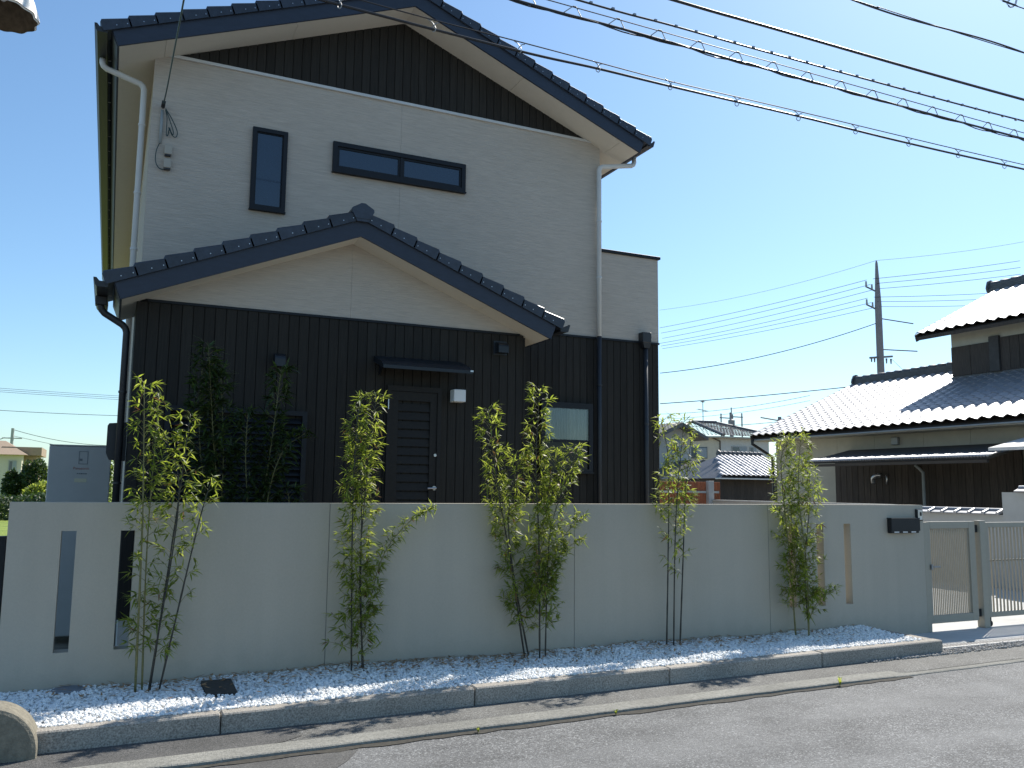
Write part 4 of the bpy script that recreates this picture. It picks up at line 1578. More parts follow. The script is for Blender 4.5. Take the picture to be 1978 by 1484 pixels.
def twist(root):
    b = MB()
    b.tube([(PX + 0.2 + 0.15 * i, CY, 6.13 + 0.02 * max(0, (PX + 0.15 * i - 6) / 2.6) + 0.026 * sin(i * 0.30 + 0.4)) for i in range(110)], 0.0085, 6)
    b.smooth = True
    b.build('wound_cable', 'cable_black', root)


cable('overhead_cable', 'wavy street cable wound round its support wire near the top right',
      [(PX + 0.15, 6.15), (2, 6.12), (6.03, 6.12), (6.47, 6.13), (7.18, 6.135), (8.58, 6.16), (14, 6.3), (40, 7.6)], 0.005, extra=twist)
cable('overhead_cable', 'thin street cable in the extreme top right corner with a coil',
      [(PX + 0.15, 6.70), (4, 6.66), (8.27, 6.685), (8.63, 6.678), (14, 6.8), (40, 8.0)], 0.006)
b = MB()
b.tube([(8.42 + 0.02 * k * 0.1, CY + 0.05 * cos(k * pi / 4), 6.70 + 0.05 * sin(k * pi / 4)) for k in range(17)], 0.004, 5)
tag(b.build('cable_coil', 'cable_black'), 'small loop of wire on the topmost right cable', 'cable coil')
b = MB()
b.tube(smoothed([(0.305, YM - 0.10, 5.735), (0.308, 9.2, 5.60), (0.314, 7.0, 5.345), (0.32, CY, 5.235)], 8), 0.0075, 6)
b.smooth = True
tag(b.build('service_drop', 'cable_green'), 'dark green service cable dropping from the street lines to the cream wall', 'cable')

# the pole that carries the cables, left of the picture, with its old street lamp
pl = thing('utility_pole', 'concrete street pole with an arm holding a fluted lamp shade', 'pole', (PX, CY, -0.15))
b = MB().lathe([(0.16, -0.15), (0.105, 9.5)], (PX, CY, 0), 16)
b.smooth = True
b.build('shaft', 'pole_concrete', pl)
MB().tube([(PX, 5.52, 4.35), (PX + 0.5, 5.2, 4.45), (-0.72, 5.0, 4.42), (-0.66, 4.99, 4.24)], 0.018, 8).build('lamp_arm', 'steel_grate', pl)
sl_ = thing('street_lamp', 'fluted enamel lamp shade with brown ribbed underside in the top left corner', 'street lamp', (-0.655, 4.98, 4.08))
ax = Matrix.Translation((-0.648, 4.98, 4.069)) @ Matrix.Rotation(radians(-3), 4, 'X') @ Matrix.Rotation(radians(4), 4, 'Y')
b = MB()
NN = 72
prof = [(0.035, 0.10), (0.05, 0.075), (0.09, 0.03), (0.135, -0.045), (0.165, -0.125), (0.172, -0.150)]
for surf, off in ((0, 0.004), (1, -0.004)):
    for (rr, zz) in prof:
        for k in range(NN):
            fl = 1 + 0.035 * cos(k * 2 * pi / 6) * (rr / 0.17)
            a = 2 * pi * k / NN
            b.v.append(tuple(ax @ Vector(((rr + off) * fl * cos(a), (rr + off) * fl * sin(a), zz + off))))
np_ = len(prof)
for surf in (0, 1):
    for i in range(np_ - 1):
        for k in range(NN):
            q = [surf * np_ * NN + i * NN + k, surf * np_ * NN + i * NN + (k + 1) % NN, surf * np_ * NN + (i + 1) * NN + (k + 1) % NN, surf * np_ * NN + (i + 1) * NN + k]
            b.f.append(tuple(q if surf else q[::-1]))
            b.m.append(surf)
for k in range(NN):
    a0 = (np_ - 1) * NN
    b.f.append((a0 + k, a0 + (k + 1) % NN, np_ * NN + a0 + (k + 1) % NN, np_ * NN + a0 + k))
    b.m.append(0)
b.smooth = True
b.build('shade', ['shade_enamel', 'shade_rust'], sl_)
b = MB()
b.tube([ax @ Vector((0, 0, 0.22)), ax @ Vector((0, 0, 0.095))], 0.03, 12)
b.tube([ax @ Vector((0, 0, 0.10)), ax @ Vector((0, 0, 0.04))], 0.022, 12)
b.build('socket', 'black_metal', sl_)
b = MB()
b.tube([ax @ Vector((0, 0, 0.04)), ax @ Vector((0, 0, 0.0)), ax @ Vector((0, 0, -0.05)), ax @ Vector((0, 0, -0.075))], [0.014, 0.03, 0.03, 0.01], 12)
b.smooth = True
b.build('bulb', 'lamp_white', sl_)

# ------------------------------------------------------------------ tiled roofs of the neighbours
def tile_mesh(w, e, lift=0.014, amp=0.052, nseg=10):
    """one pantile: u along the eave, v up the slope, n normal"""
    vs, F = [], []
    L_ = e + 0.03
    hs = []
    for i in range(nseg + 1):
        t = i / nseg
        hs.append((t * w, amp * (0.5 - 0.5 * cos(2 * pi * (t ** 0.72)))))
    for (u, h) in hs:
        vs += [(u, 0.0, h + lift - 0.018), (u, 0.0, h + lift)]
    k0 = len(vs)
    for (u, h) in hs:
        vs += [(u, -0.0005, h + lift), (u, L_, h + 0.002)]
    for i in range(nseg):
        F += [(2 * i, 2 * i + 2, 2 * i + 3, 2 * i + 1), (k0 + 2 * i, k0 + 2 * i + 2, k0 + 2 * i + 3, k0 + 2 * i + 1)]
    return vs, F


def pantiles(parent, P0, ud, vd, ncol, nrow, w, e, m, limit=0, near=None, smooth=True, amp=0.052, keep=None):
    ud, vd = Vector(ud).normalized(), Vector(vd).normalized()
    nn = ud.cross(vd)
    if nn.z < 0:
        nn = -nn
    vs, F = tile_mesh(w, e, amp=amp)
    R = Matrix((ud, vd, nn)).transposed().to_4x4()
    cells = []
    for j in range(nrow):
        for i in range(ncol):
            p = Vector(P0) + ud * (i * w) + vd * (j * e)
            if keep and not keep(p):
                continue
            cells.append(p)
    part = []
    if limit:
        cells.sort(key=lambda p: (p - near).length if p.y >= 10.6 else 999)
        part, cells = cells[:limit], cells[limit:]
        tb = MB()
        tb.add(vs, F)
        tb.smooth = smooth
        me = tb.mesh('roof_tile', m)
        copies('roof_tile', me, parent, [Matrix.Translation(p) @ R for p in part])
    if cells:
        b = MB()
        RR = R.to_3x3()
        for p in cells:
            b.add([RR @ Vector(v) + p for v in vs], F)
        b.smooth = smooth
        b.build('roof_tiles', m, parent, stuff=True)


def ridge_stack(parent, A, B, wd, h, m, n):
    """ridge of stacked flat tiles with a row of round caps along A to B (world points)"""
    A, B = Vector(A), Vector(B)
    d = (B - A).normalized()
    s = d.cross(Vector((0, 0, 1))).normalized()
    b = MB()
    layers = 4
    for k in range(layers):
        w = wd * (1 - 0.10 * k)
        z0, z1 = h * k / layers, h * (k + 0.86) / layers
        q = [A - s * w, B - s * w, B + s * w, A + s * w]
        b.hexa([tuple(p + Vector((0, 0, z0))) for p in q] + [tuple(p + Vector((0, 0, z1))) for p in q])
    b.build('ridge_courses', m, parent)
    L_ = (B - A).length
    for i in range(n):
        a, c = A + d * (L_ * i / n), A + d * (L_ * (i + 1) / n - 0.012)
        t = MB().tube([a + Vector((0, 0, h)), a + d * 0.03 + Vector((0, 0, h + 0.004)), c + Vector((0, 0, h - 0.004))], [wd * 0.62, wd * 0.62, wd * 0.5], 10)
        t.smooth = True
        t.build('ridge_cap', m, parent)
    e = MB()
    e.tube([A + Vector((0, 0, h * 0.55)) - d * 0.05, A + Vector((0, 0, h * 0.55))], [wd * 1.25, wd * 1.3], 10)
    e.tube([A + Vector((0, 0, h * 1.15)) - d * 0.08, A + Vector((0, 0, h * 1.15))], [wd * 0.7, wd * 0.75], 10)
    e.build('ridge_end', m, parent)


nb = thing('neighbour_house', 'traditional house with silvery pantile roofs and dark board wall at the right', 'house', (17, 14, -0.15))
CAMP = Vector((0, 0, 1.486))
# lower roof: eave along y at x 16.3
EX, EZ, RX, RZ = 16.30, 3.00, 20.30, 4.70
vd = Vector((RX - EX, 0, RZ - EZ)).normalized()
LS = (Vector((RX, 0, RZ)) - Vector((EX, 0, EZ))).length
nr = int(LS / 0.24)
pantiles(nb, (EX, 19.16, EZ + 0.03), (0, -1, 0), vd, 37, nr, 0.282, LS / nr, 'kawara_silver', limit=300, near=CAMP)
b = MB()
b.prism_y([(EX + 0.03, EZ - 0.05), (RX, RZ - 0.05), (RX + 4.0, EZ - 0.05), (RX + 4.0, EZ - 0.10), (RX, RZ - 0.10), (EX + 0.05, EZ - 0.09)], 8.8, 19.12)
b.build('roof_deck', 'dark_wood', nb)
b = MB()
b.prism_y([(RX + 0.02, RZ - 0.03), (RX + 4.1, EZ - 0.03), (RX + 4.1, EZ), (RX + 0.02, RZ)], 8.8, 19.12)
b.build('rear_slope', 'kawara_dark', nb)
ridge_stack(nb, (RX, 19.02, RZ - 0.02), (RX, 15.0, RZ + 0.01), 0.15, 0.20, 'kawara_dark', 14)
# verge of the far gable
MB().hexa([(EX + 0.05, 19.13, EZ - 0.16), (RX, 19.13, RZ - 0.16), (RX, 19.17, RZ - 0.16), (EX + 0.05, 19.17, EZ - 0.16), (EX, 19.13, EZ + 0.03), (RX, 19.13, RZ + 0.03), (RX, 19.17, RZ + 0.03), (EX, 19.17, EZ + 0.03)]).build('verge_board', 'dark_wood', nb)
# boxed eave soffit
MB().box(EX + 0.07, 16.895, 8.8, 19.10, EZ - 0.125, EZ - 0.102).build('eave_soffit', 'plaster_beige', nb)
# plaster wall in panels with visible seams
yv = 18.80
seams = [18.80, 17.55, 16.55, 15.35, 13.95, 12.75, 11.5, 10.2, 8.9]
for i in range(len(seams) - 1):
    MB().box(16.90, 16.96, seams[i + 1] + 0.004, seams[i] - 0.004, 2.20, 2.872).build('plaster_panel', 'plaster_beige', nb)
MB().box(16.90, 16.96, 16.60, 18.796, -0.15, 2.196).build('plaster_panel', 'plaster_beige', nb)
MB().prism_y([(16.97, -0.15), (23.6, -0.15), (23.6, 3.0), (RX, RZ - 0.20), (16.97, 3.0)], 8.8, 18.78).build('wall_core', 'plaster_beige', nb)
# small vent under the eave
MB().cbox(16.80, 16.899, 14.6, 14.78, 2.62, 2.80, b=0.01).build('wall_vent', 'steel_grate', nb)
# lean-to pent roof
b = MB()
b.prism_y([(15.42, 2.215), (16.895, 2.545), (16.895, 2.50), (15.42, 2.165)], 11.25, 16.15)
b.build('pent_roof', 'shingle_dark', nb)
zt_ = MB()
for i in range(70):
    ya = 11.28 + 4.85 * i / 70
    zt_.tube([(15.385, ya, 2.214), (15.395, ya, 2.219), (15.76, ya, 2.302)], [0.015, 0.027, 0.027], 8)
zt_.smooth = True
zt_.build('pent_lit_edge', 'kawara_silver', nb)  # silver ribs added to make the sunlit front strip glint
b = MB()
b.prism_y([(15.30, 2.37), (16.895, 2.72), (16.895, 2.66), (15.30, 2.31)], 8.6, 11.18)
b.build('pent_roof', 'zinc', nb)
gt_ = MB().prism_y([(15.33, 2.15), (15.40, 2.15), (15.40, 2.09), (15.35, 2.09)], 11.25, 16.15)
gt_.build('gutter', 'gutter_black', nb)
# dark board wall below the pent roof
bd = MB().cbox(16.84, 16.875, -0.09, 0.09, -0.15, 2.46, b=0.006).mesh('wall_board', 'dark_wood')
copies('wall_board', bd, nb, [Matrix.Translation((0.0, 16.5 - 0.186 * i, 0)) for i in range(27)])
MB().box(16.74, 16.835, 11.30, 11.42, -0.15, 2.42).build('post', 'dark_wood', nb)
MB().box(16.0, 16.12, 10.62, 10.74, -0.15, 2.42).build('post', 'plaster_beige', nb)
MB().tube([(16.72, 14.05, 2.12), (16.72, 13.95, 2.05), (16.72, 13.85, 1.95), (16.72, 13.85, 0.0)], 0.035, 8).build('downpipe', 'conduit_grey', nb)
b = MB()
b.tube(smoothed([(16.70, 15.25, 1.72), (16.66, 15.22, 1.83), (16.66, 15.10, 1.90), (16.70, 15.02, 1.90)]), 0.05, 9)
b.tube(smoothed([(16.70, 14.86, 1.90), (16.65, 14.80, 1.86), (16.65, 14.80, 1.76), (16.70, 14.86, 1.70)]), 0.02, 8)
b.smooth = True
b.build('duct_elbow', 'silver', nb)
# eave gutter corner and pipe at the far end
b = MB()
b.tube([(16.24, 19.0, 2.93), (16.24, 19.0, 2.80), (16.82, 18.86, 2.45), (16.86, 18.84, 0.0)], 0.045, 8)
b.build('downpipe', 'gutter_black', nb)
MB().tube([(16.30, 19.05, 2.905), (16.30, 8.8, 2.915)], 0.020, 8).build('gutter', 'conduit_grey', nb)
# upper storey
UX, UYc, UB, UT = 19.45, 15.08, 4.33, 5.80
MB().box(UX, 24.0, 8.0, UYc, UB - 0.4, UT).build('upper_wall', 'plaster_beige', nb)
MB().box(UX - 0.03, UX - 0.002, 8.0, UYc + 0.01, UB - 0.1, UB + 0.12).build('flashing', 'kawara_dark', nb)
for i, (ya, ybb) in enumerate(((15.06, 14.53), (14.52, 13.99))):
    MB().cbox(UX - 0.05, UX - 0.003, ybb, ya, UB + 0.125, 5.20, b=0.006).build('shutter_board', 'dark_wood', nb)
MB().box(UX - 0.09, UX - 0.003, 13.73, 13.985, UB + 0.125, 5.32).build('shutter_box', 'shingle_dark', nb)
for i in range(9):
    ya = 13.72 - 0.24 * i
    MB().cbox(UX - 0.035, UX - 0.003, ya - 0.232, ya, UB + 0.125, 5.27, b=0.004).build('wall_board', 'dark_wood', nb)
UEX, UEZ, URX, URZ = 18.95, 5.58, 22.30, 7.15
vd2 = Vector((URX - UEX, 0, URZ - UEZ)).normalized()
LS2 = (Vector((URX, 0, URZ)) - Vector((UEX, 0, UEZ))).length
nr2 = int(LS2 / 0.24)
pantiles(nb, (UEX, 15.75, UEZ + 0.03), (0, -1, 0), vd2, 25, nr2, 0.282, LS2 / nr2, 'kawara_silver', limit=240, near=CAMP)
b = MB()
b.prism_y([(UEX + 0.03, UEZ - 0.04), (URX, URZ - 0.04), (URX + 3.4, UEZ - 0.04), (URX + 3.4, UEZ - 0.13), (URX, URZ - 0.13), (UEX + 0.03, UEZ - 0.13)], 8.0, 15.72)
b.build('roof_deck', 'dark_wood', nb)
ridge_stack(nb, (URX, 15.92, URZ - 0.02), (URX, 9.0, URZ), 0.15, 0.22, 'kawara_dark', 22)
MB().hexa([(UEX + 0.05, 15.73, UEZ - 0.15), (URX, 15.73, URZ - 0.15), (URX, 15.77, URZ - 0.15), (UEX + 0.05, 15.77, UEZ - 0.15), (UEX, 15.73, UEZ + 0.02), (URX, 15.73, URZ + 0.02), (URX, 15.77, URZ + 0.02), (UEX, 15.77, UEZ + 0.02)]).build('verge_board', 'dark_wood', nb)

# neighbour's boundary wall with tile coping
nw = thing('coped_wall', 'low grey wall topped with small pantile coping behind the gates', 'wall', (14.05, 12, -0.15))
MB().box(13.98, 14.13, 10.0, 12.35, -0.15, 1.13).build('wall_body', 'plaster_grey', nw)
MB().box(13.98, 14.13, 12.36, 34.0, -0.15, 1.24).build('wall_body', 'plaster_grey', nw)
MB().box(13.965, 14.145, 6.0, 9.998, -0.15, 1.52).build('wall_body', 'plaster_grey', nw)
MB().box(13.94, 14.17, 12.362, 34.0, 1.2402, 1.265).build('coping_slab', 'plaster_grey', nw)


def coping(y0, n, z):
    me = MB()
    me.hexa([(13.90, 0, z), (14.055, 0, z + 0.055), (14.055, 0.27, z + 0.055), (13.90, 0.27, z), (13.90, 0, z + 0.018), (14.055, 0, z + 0.073), (14.055, 0.27, z + 0.073), (13.90, 0.27, z + 0.018)])
    me.tube([(13.885, 0.03, z + 0.022), (14.05, 0.03, z + 0.080)], 0.030, 8)
    me.tube([(14.055, 0, z + 0.075), (14.055, 0.27, z + 0.075)], 0.035, 8)
    me.hexa([(14.056, 0, z + 0.055), (14.21, 0, z), (14.21, 0.27, z), (14.056, 0.27, z + 0.055), (14.056, 0, z + 0.073), (14.21, 0, z + 0.018), (14.21, 0.27, z + 0.018), (14.056, 0.27, z + 0.073)])
    me = me.mesh('coping_tile', 'kawara_silver')
    copies('coping_tile', me, nw, [Matrix.Translation((0, y0 + 0.274 * i, 0)) for i in range(n)])


coping(10.02, 8, 1.135)
coping(7.0, 10, 1.525)

# orange board fence
of = thing('board_fence', 'reddish orange board fence with pale grey posts and rail', 'fence', (13.4, 18, -0.15))
FY = 18.0
me = MB().cbox(-0.042, 0.042, FY, FY + 0.02, 0.0, 1.715, b=0.004).mesh('fence_board', 'orange_board')
copies('fence_board', me, of, [Matrix.Translation((11.2 + 0.09 * i, 0, 0)) for i in range(35)])
for x in (11.55, 13.93):
    MB().cbox(x - 0.085, x + 0.085, FY - 0.12, FY - 0.003, -0.15, 1.742, b=0.006).build('post', 'post_grey', of)
MB().box(11.2, 13.84, FY - 0.035, FY - 0.003, 1.43, 1.485).build('rail', 'post_grey', of)
MB().box(14.02, 14.24, FY - 0.035, FY - 0.003, 1.43, 1.485).build('rail', 'post_grey', of)

# shed with a bright tiled roof
sh_ = thing('tiled_shed', 'low dark shed with a bright silver pantile roof behind the fence', 'shed', (25, 30, -0.15))
# front eave along x at y 30 facing the camera
ex0, ex1, ey, ez = 23.95, 28.2, 30.0, 2.16
vd3 = Vector((0, 2.3, 1.0)).normalized()
ud3 = Vector((1, 0, 0))
vs_keep = lambda p: (p.x - ex0) >= (p.z - ez) * 1.65 - 0.1
pantiles(sh_, (ex0, ey, ez), (1, 0, 0), vd3, 16, 10, 0.268, 0.25, 'kawara_silver', keep=vs_keep)
b = MB()
b.hexa([(ex0, ey + 0.03, ez - 0.12), (28.2, ey + 0.03, ez - 0.12), (28.2, ey + 4.6, ez - 0.12), (ex0, ey + 4.6, ez - 0.12), (ex0 + 1.65, ey + 2.3, ez + 0.93), (28.2, ey + 2.3, ez + 0.93), (28.2, ey + 2.4, ez + 0.93), (ex0 + 1.65, ey + 2.4, ez + 0.93)])
b.build('roof_deck', 'kawara_dark', sh_)
ridge_stack(sh_, (ex0 + 1.72, ey + 2.35, ez + 0.95), (28.2, ey + 2.35, ez + 0.95), 0.13, 0.16, 'kawara_dark', 10)
MB().box(23.6, 28.2, ey - 0.25, ey + 0.02, 2.0, 2.05).build('eave_flashing', 'zinc', sh_)
for i in range(22):
    MB().box(24.12 + 0.18 * i, 24.295 + 0.18 * i, ey + 0.3, ey + 0.34, -0.15, 2.0).build('wall_board', 'dark_wood', sh_)
MB().box(24.12, 28.1, ey + 0.35, ey + 3.8, -0.15, 2.03).build('wall_core', 'dark_wood', sh_)

# two-storey cream house far behind
K = 50 / 36.0
def far(x, z, k=K):
    return x * k, 1.486 + (z - 1.486) * k


h2 = thing('far_house', 'two-storey cream house with grey hip roof and roof antenna, behind the shed', 'house', (40, 52, -0.15))
hx0, hz = far(26.8, 4.1)
hxc, _ = far(28.655, 4.12)
hx1, _ = far(31.9, 4.2)
HY = 50.0
MB().hexa([(hx0, HY + 1.6, -0.15), (hxc, HY, -0.15), (hxc, HY + 8, -0.15), (hx0, HY + 8, -0.15), (hx0, HY + 1.6, 5.42), (hxc, HY, 5.42), (hxc, HY + 8, 5.42), (hx0, HY + 8, 5.42)]).build('wall', 'cream_house', h2)
MB().box(hxc + 0.01, hx1, HY + 0.02, HY + 8, -0.15, 5.42).build('wall', 'cream_wall', h2)


def far_window(p, a, c, z0, z1, y, dy=0.0):
    f = MB()
    f.box(a, c, y - 0.06, y, z0, z1)
    o = f.build('window', 'post_grey', p)
    mid = (a + c) / 2
    MB().box(a + 0.07, mid - 0.03, y - 0.075, y - 0.061, z0 + 0.07, z1 - 0.07).build('pane', 'window_dim', o)
    MB().box(mid + 0.03, c - 0.07, y - 0.075, y - 0.061, z0 + 0.07, z1 - 0.07).build('pane', 'window_light', o)


wa, z1_ = far(29.385, 3.83)
wb, z0_ = far(30.395, 3.33)
far_window(h2, wa, wb, z0_, z1_, HY + 0.018)
wa, _ = far(30.58, 3.86)
far_window(h2, wa, wa + 0.6, z0_, z1_, HY + 0.018)
wa, z1_ = far(27.17, 3.75)
wb, z0_ = far(28.07, 3.15)
y_at = lambda x: HY + 1.6 * (hxc - x) / (hxc - hx0)
f = MB()
f.hexa([(wa, y_at(wa) - 0.05, z0_), (wb, y_at(wb) - 0.05, z0_), (wb, y_at(wb) - 0.005, z0_), (wa, y_at(wa) - 0.005, z0_), (wa, y_at(wa) - 0.05, z1_), (wb, y_at(wb) - 0.05, z1_), (wb, y_at(wb) - 0.005, z1_), (wa, y_at(wa) - 0.005, z1_)])
fo = f.build('window', 'window_dim', h2)
wm = (wa + wb) / 2
MB().hexa([(wm, y_at(wm) - 0.07, z0_ + 0.06), (wb - 0.05, y_at(wb) - 0.07, z0_ + 0.06), (wb - 0.05, y_at(wb) - 0.051, z0_ + 0.06), (wm, y_at(wm) - 0.051, z0_ + 0.06), (wm, y_at(wm) - 0.07, z1_ - 0.06), (wb - 0.05, y_at(wb) - 0.07, z1_ - 0.06), (wb - 0.05, y_at(wb) - 0.051, z1_ - 0.06), (wm, y_at(wm) - 0.051, z1_ - 0.06)]).build('pane', 'window_light', fo)
MB().tube([(hxc - 0.6, HY + 0.1, 5.3), (hxc - 0.08, HY - 0.08, 5.05), (hxc - 0.08, HY - 0.08, -0.1)], 0.05, 6).build('downpipe', 'bark', h2)
# hip roof in pantiles
ax_, az_ = far(28.4, 4.95)
bx_ = far(29.9, 4.95)[0]
EZ2 = 5.42
cA = Vector((hx0 - 0.6, HY + 1.1, EZ2))
cB = Vector((hxc - 0.1, HY - 0.55, EZ2 + 0.02))
cC = Vector((hx1 + 0.7, HY - 0.45, EZ2))
rA = Vector((ax_ + 0.4, HY + 3.4, az_ + 0.35))
rB = Vector((bx_ + 0.6, HY + 3.4, az_ + 0.35))


def tri_roof(parent, eL, eR, tL, tR, m, w=0.27, rows=11):
    """roof slope between eave eL-eR and ridge tL-tR, with wavy tile columns and stepped rows"""
    b = MB()
    W_ = (eR - eL).length
    nc = max(4, int(W_ / w) * 4)
    nn_ = (eR - eL).cross(tL - eL).normalized()
    if nn_.z < 0:
        nn_ = -nn_
    for j in range(rows):
        for s_ in (0, 1):
            v = (j + s_) / rows
            L0, R0 = eL.lerp(tL, v), eR.lerp(tR, v)
            for i in range(nc + 1):
                t = i / nc
                x = eL.lerp(eR, t)
                # column lines stay parallel to the slope: clip to the hip
                q = L0.lerp(R0, t)
                ph = ((q - eL).dot((eR - eL).normalized())) / w
                b.v.append(tuple(q + nn_ * (0.035 * sin(2 * pi * ph) + (0.05 if s_ == 0 else 0.0))))
    for j in range(rows):
        a0 = j * 2 * (nc + 1)
        for i in range(nc):
            b.f.append((a0 + i, a0 + i + 1, a0 + nc + 2 + i, a0 + nc + 1 + i))
            b.m.append(0)
    b.build('roof_slope', m, parent, stuff=True)


tri_roof(h2, cA, cB, rA, rA.lerp(rB, 0.05), 'kawara_weathered')
tri_roof(h2, cB, cC, rA, rB, 'kawara_weathered')
for (p, q) in ((cA, rA), (cB, rA), (rA, rB), (rB, cC)):
    MB().tube([p + Vector((0, 0, 0.05)), q + Vector((0, 0, 0.1))], 0.13, 8).build('hip_ridge', 'kawara_dark' if q != rA or p == cA else 'kawara_weathered', h2)
MB().prism_z([(cA.x, cA.y), (cB.x, cB.y), (cC.x, cC.y), (cC.x, HY + 8.4), (cA.x, HY + 8.4)], EZ2 - 0.13, EZ2 - 0.03).build('eave_soffit', 'plaster_beige', h2)


def antenna(parent_label, x, y, z0, z1, bars):
    root = thing('roof_antenna', parent_label, 'antenna', (x, y, z0), 'antennas on the far roofs')
    MB().tube([(x, y, z0), (x, y, z1)], 0.028, 6).build('mast', 'stair_steel', root)
    for (zb, wb_, db) in bars:
        b = MB()
        b.tube([(x - wb_, y - db, zb), (x + wb_, y + db, zb)], 0.016, 5)
        for k in range(9):
            t = -1 + 2 * k / 8
            b.tube([(x + wb_ * t - 0.02, y + db * t - 0.22, zb), (x + wb_ * t + 0.02, y + db * t + 0.22, zb)], 0.010, 4)
        b.build('element', 'stair_steel', root)


xx, zz = far(28.80, 6.33)
antenna('tall roof antenna on the far cream house', xx, HY + 2.2, 6.0, zz, [(zz - 0.1, 0.25, 0.2), (far(0, 5.80)[1], 0.85, 0.5)])
antenna('short roof antenna left of the tall one', far(27.75, 0)[0], HY + 6, 5.4, far(0, 5.35)[1] + 0.35, [(far(0, 5.15)[1] + 0.28, 0.95, 0.4)])
# open steel stair tower beyond the house
tw = thing('steel_tower', 'open steel frame tower standing behind the far hip roof', 'tower', (47, 58, -0.15))
tx, ty = far(29.72, 0, 58 / 36)[0], 58.0
tz = far(0, 5.43, 58 / 36)[1]
for (dx, dy) in ((-0.62, 0), (0.62, 0), (-0.62, 1.2), (0.62, 1.2)):
    MB().tube([(tx + dx, ty + dy, -0.15), (tx + dx, ty + dy, tz + 0.25)], 0.06, 6).build('leg', 'stair_steel', tw)
for zq in (tz - 2.2, tz - 1.1, tz - 0.15):
    b = MB()
    b.box(tx - 0.7, tx + 0.7, ty - 0.05, ty - 0.0, zq, zq + 0.09)
    b.box(tx - 0.7, tx + 0.7, ty + 1.25, ty + 1.3, zq, zq + 0.09)
    b.build('beam', 'stair_steel', tw)
b = MB()
b.tube([(tx, ty + 0.6, -0.15), (tx, ty + 0.6, tz + 0.75)], 0.05, 6)
b.lathe([(0.02, 0), (0.28, 0.15), (0.28, 0.7), (0.02, 0.85)], (tx, ty + 0.6, tz - 1.05), 10)
b.build('tank', 'stair_steel', tw)

# gable house behind the corner of the main house
K3 = 42 / 28.0
h3 = thing('dark_gable_house', 'grey house with dark gable roofs right behind the main house corner', 'house', (30, 42, -0.15))
f3 = lambda x, z: far(x, z, K3)
apx, apz = f3(20.15, 4.12)
rx_, rz_ = f3(21.35, 3.60)
lx_ = 2 * apx - rx_ - 2.5
k3 = (apz - rz_) / (rx_ - apx)
lz_ = apz - k3 * (apx - lx_)
b = MB()
b.prism_y([(lx_, lz_ - 0.2), (apx, apz - 0.2), (rx_, rz_ - 0.2), (rx_, rz_), (apx, apz), (lx_, lz_)], 41.3, 50)
b.build('roof', 'kawara_dark', h3)
wx, _ = f3(20.85, 0)
MB().prism_y([(lx_ + 0.8, -0.15), (wx, -0.15), (wx, apz - k3 * (wx - apx) - 0.21), (apx, apz - 0.21), (lx_ + 0.8, lz_ + k3 * 0.8 - 0.21)], 42.0, 49.5).build('wall', 'plaster_grey', h3)
far_window(h3, f3(19.95, 0)[0], f3(20.35, 0)[0], 3.6, 4.6, 41.998)
lax, laz = f3(20.22, 2.66)
lrx, lrz = f3(21.75, 2.08)
llx = 2 * lax - lrx
MB().prism_y([(llx, lrz - 0.22), (lax, laz - 0.22), (lrx, lrz - 0.22), (lrx, lrz), (lax, laz), (llx, lrz)], 39.6, 41.98).build('porch_roof', 'kawara_dark', h3)
MB().prism_y([(llx + 0.6, -0.15), (lrx - 0.6, -0.15), (lrx - 0.6, lrz - 0.05), (lax, laz - 0.24), (llx + 0.6, lrz - 0.05)], 40.2, 41.97).build('porch_wall', 'plaster_grey', h3)
MB().box(f3(20.9, 0)[0], f3(22.6, 0)[0], 40.6, 41.9, -0.15, 2.05).build('annex_wall', 'shingle_dark', h3)
pantiles(h3, (lx_, 41.3, lz_ + 0.02), (0, 1, 0), Vector((apx - lx_, 0, apz - lz_)), 20, 22, 0.3, ((apx - lx_) ** 2 + (apz - lz_) ** 2) ** 0.5 / 22, 'kawara_weathered')

# ------------------------------------------------------------------ poles and lines in the distance
def wire(label, A, B, sag, r=0.012, group='power lines between the distant poles'):
    A, B = Vector(A), Vector(B)
    b = MB()
    n = 24
    b.tube([A.lerp(B, i / n) - Vector((0, 0, sag * 4 * (i / n) * (1 - i / n))) for i in range(n + 1)], r, 5)
    o = b.build('power_line', 'cable_black')
    tag(o, label, 'power line', group)
    return o


fp = thing('utility_pole', 'tall dark utility pole standing behind the tiled roofs', 'pole', (33.7, 30, -0.15))
b = MB().lathe([(0.20, -0.15), (0.16, 10.6), (0.10, 11.9), (0.06, 12.7), (0.03, 12.85)], (33.64, 30, 0), 12)
b.smooth = True
b.build('shaft', 'pole_concrete', fp)
for zc in (11.25, 10.35):
    b = MB()
    b.tube([(33.64, 30, zc), (33.16, 30.25, zc + 0.28)], 0.04, 6)
    b.build('bracket', 'stair_steel', fp)
    MB().tube([(33.16, 30.25, zc + 0.26), (33.16, 30.25, zc + 0.55)], [0.05, 0.04], 7).build('insulator', 'post_grey', fp)
    MB().tube([(33.40, 30.12, zc + 0.14), (33.40, 30.12, zc + 0.40)], [0.05, 0.04], 7).build('insulator', 'post_grey', fp)
MB().tube([(32.95, 30.0, 7.95), (34.45, 30.0, 8.13)], 0.055, 6).build('crossarm', 'stair_steel', fp)
for x in (33.05, 33.25, 34.05, 34.35):
    MB().tube([(x, 30, 8.0), (x, 30, 7.75)], [0.05, 0.03], 6).build('insulator', 'stair_steel', fp)
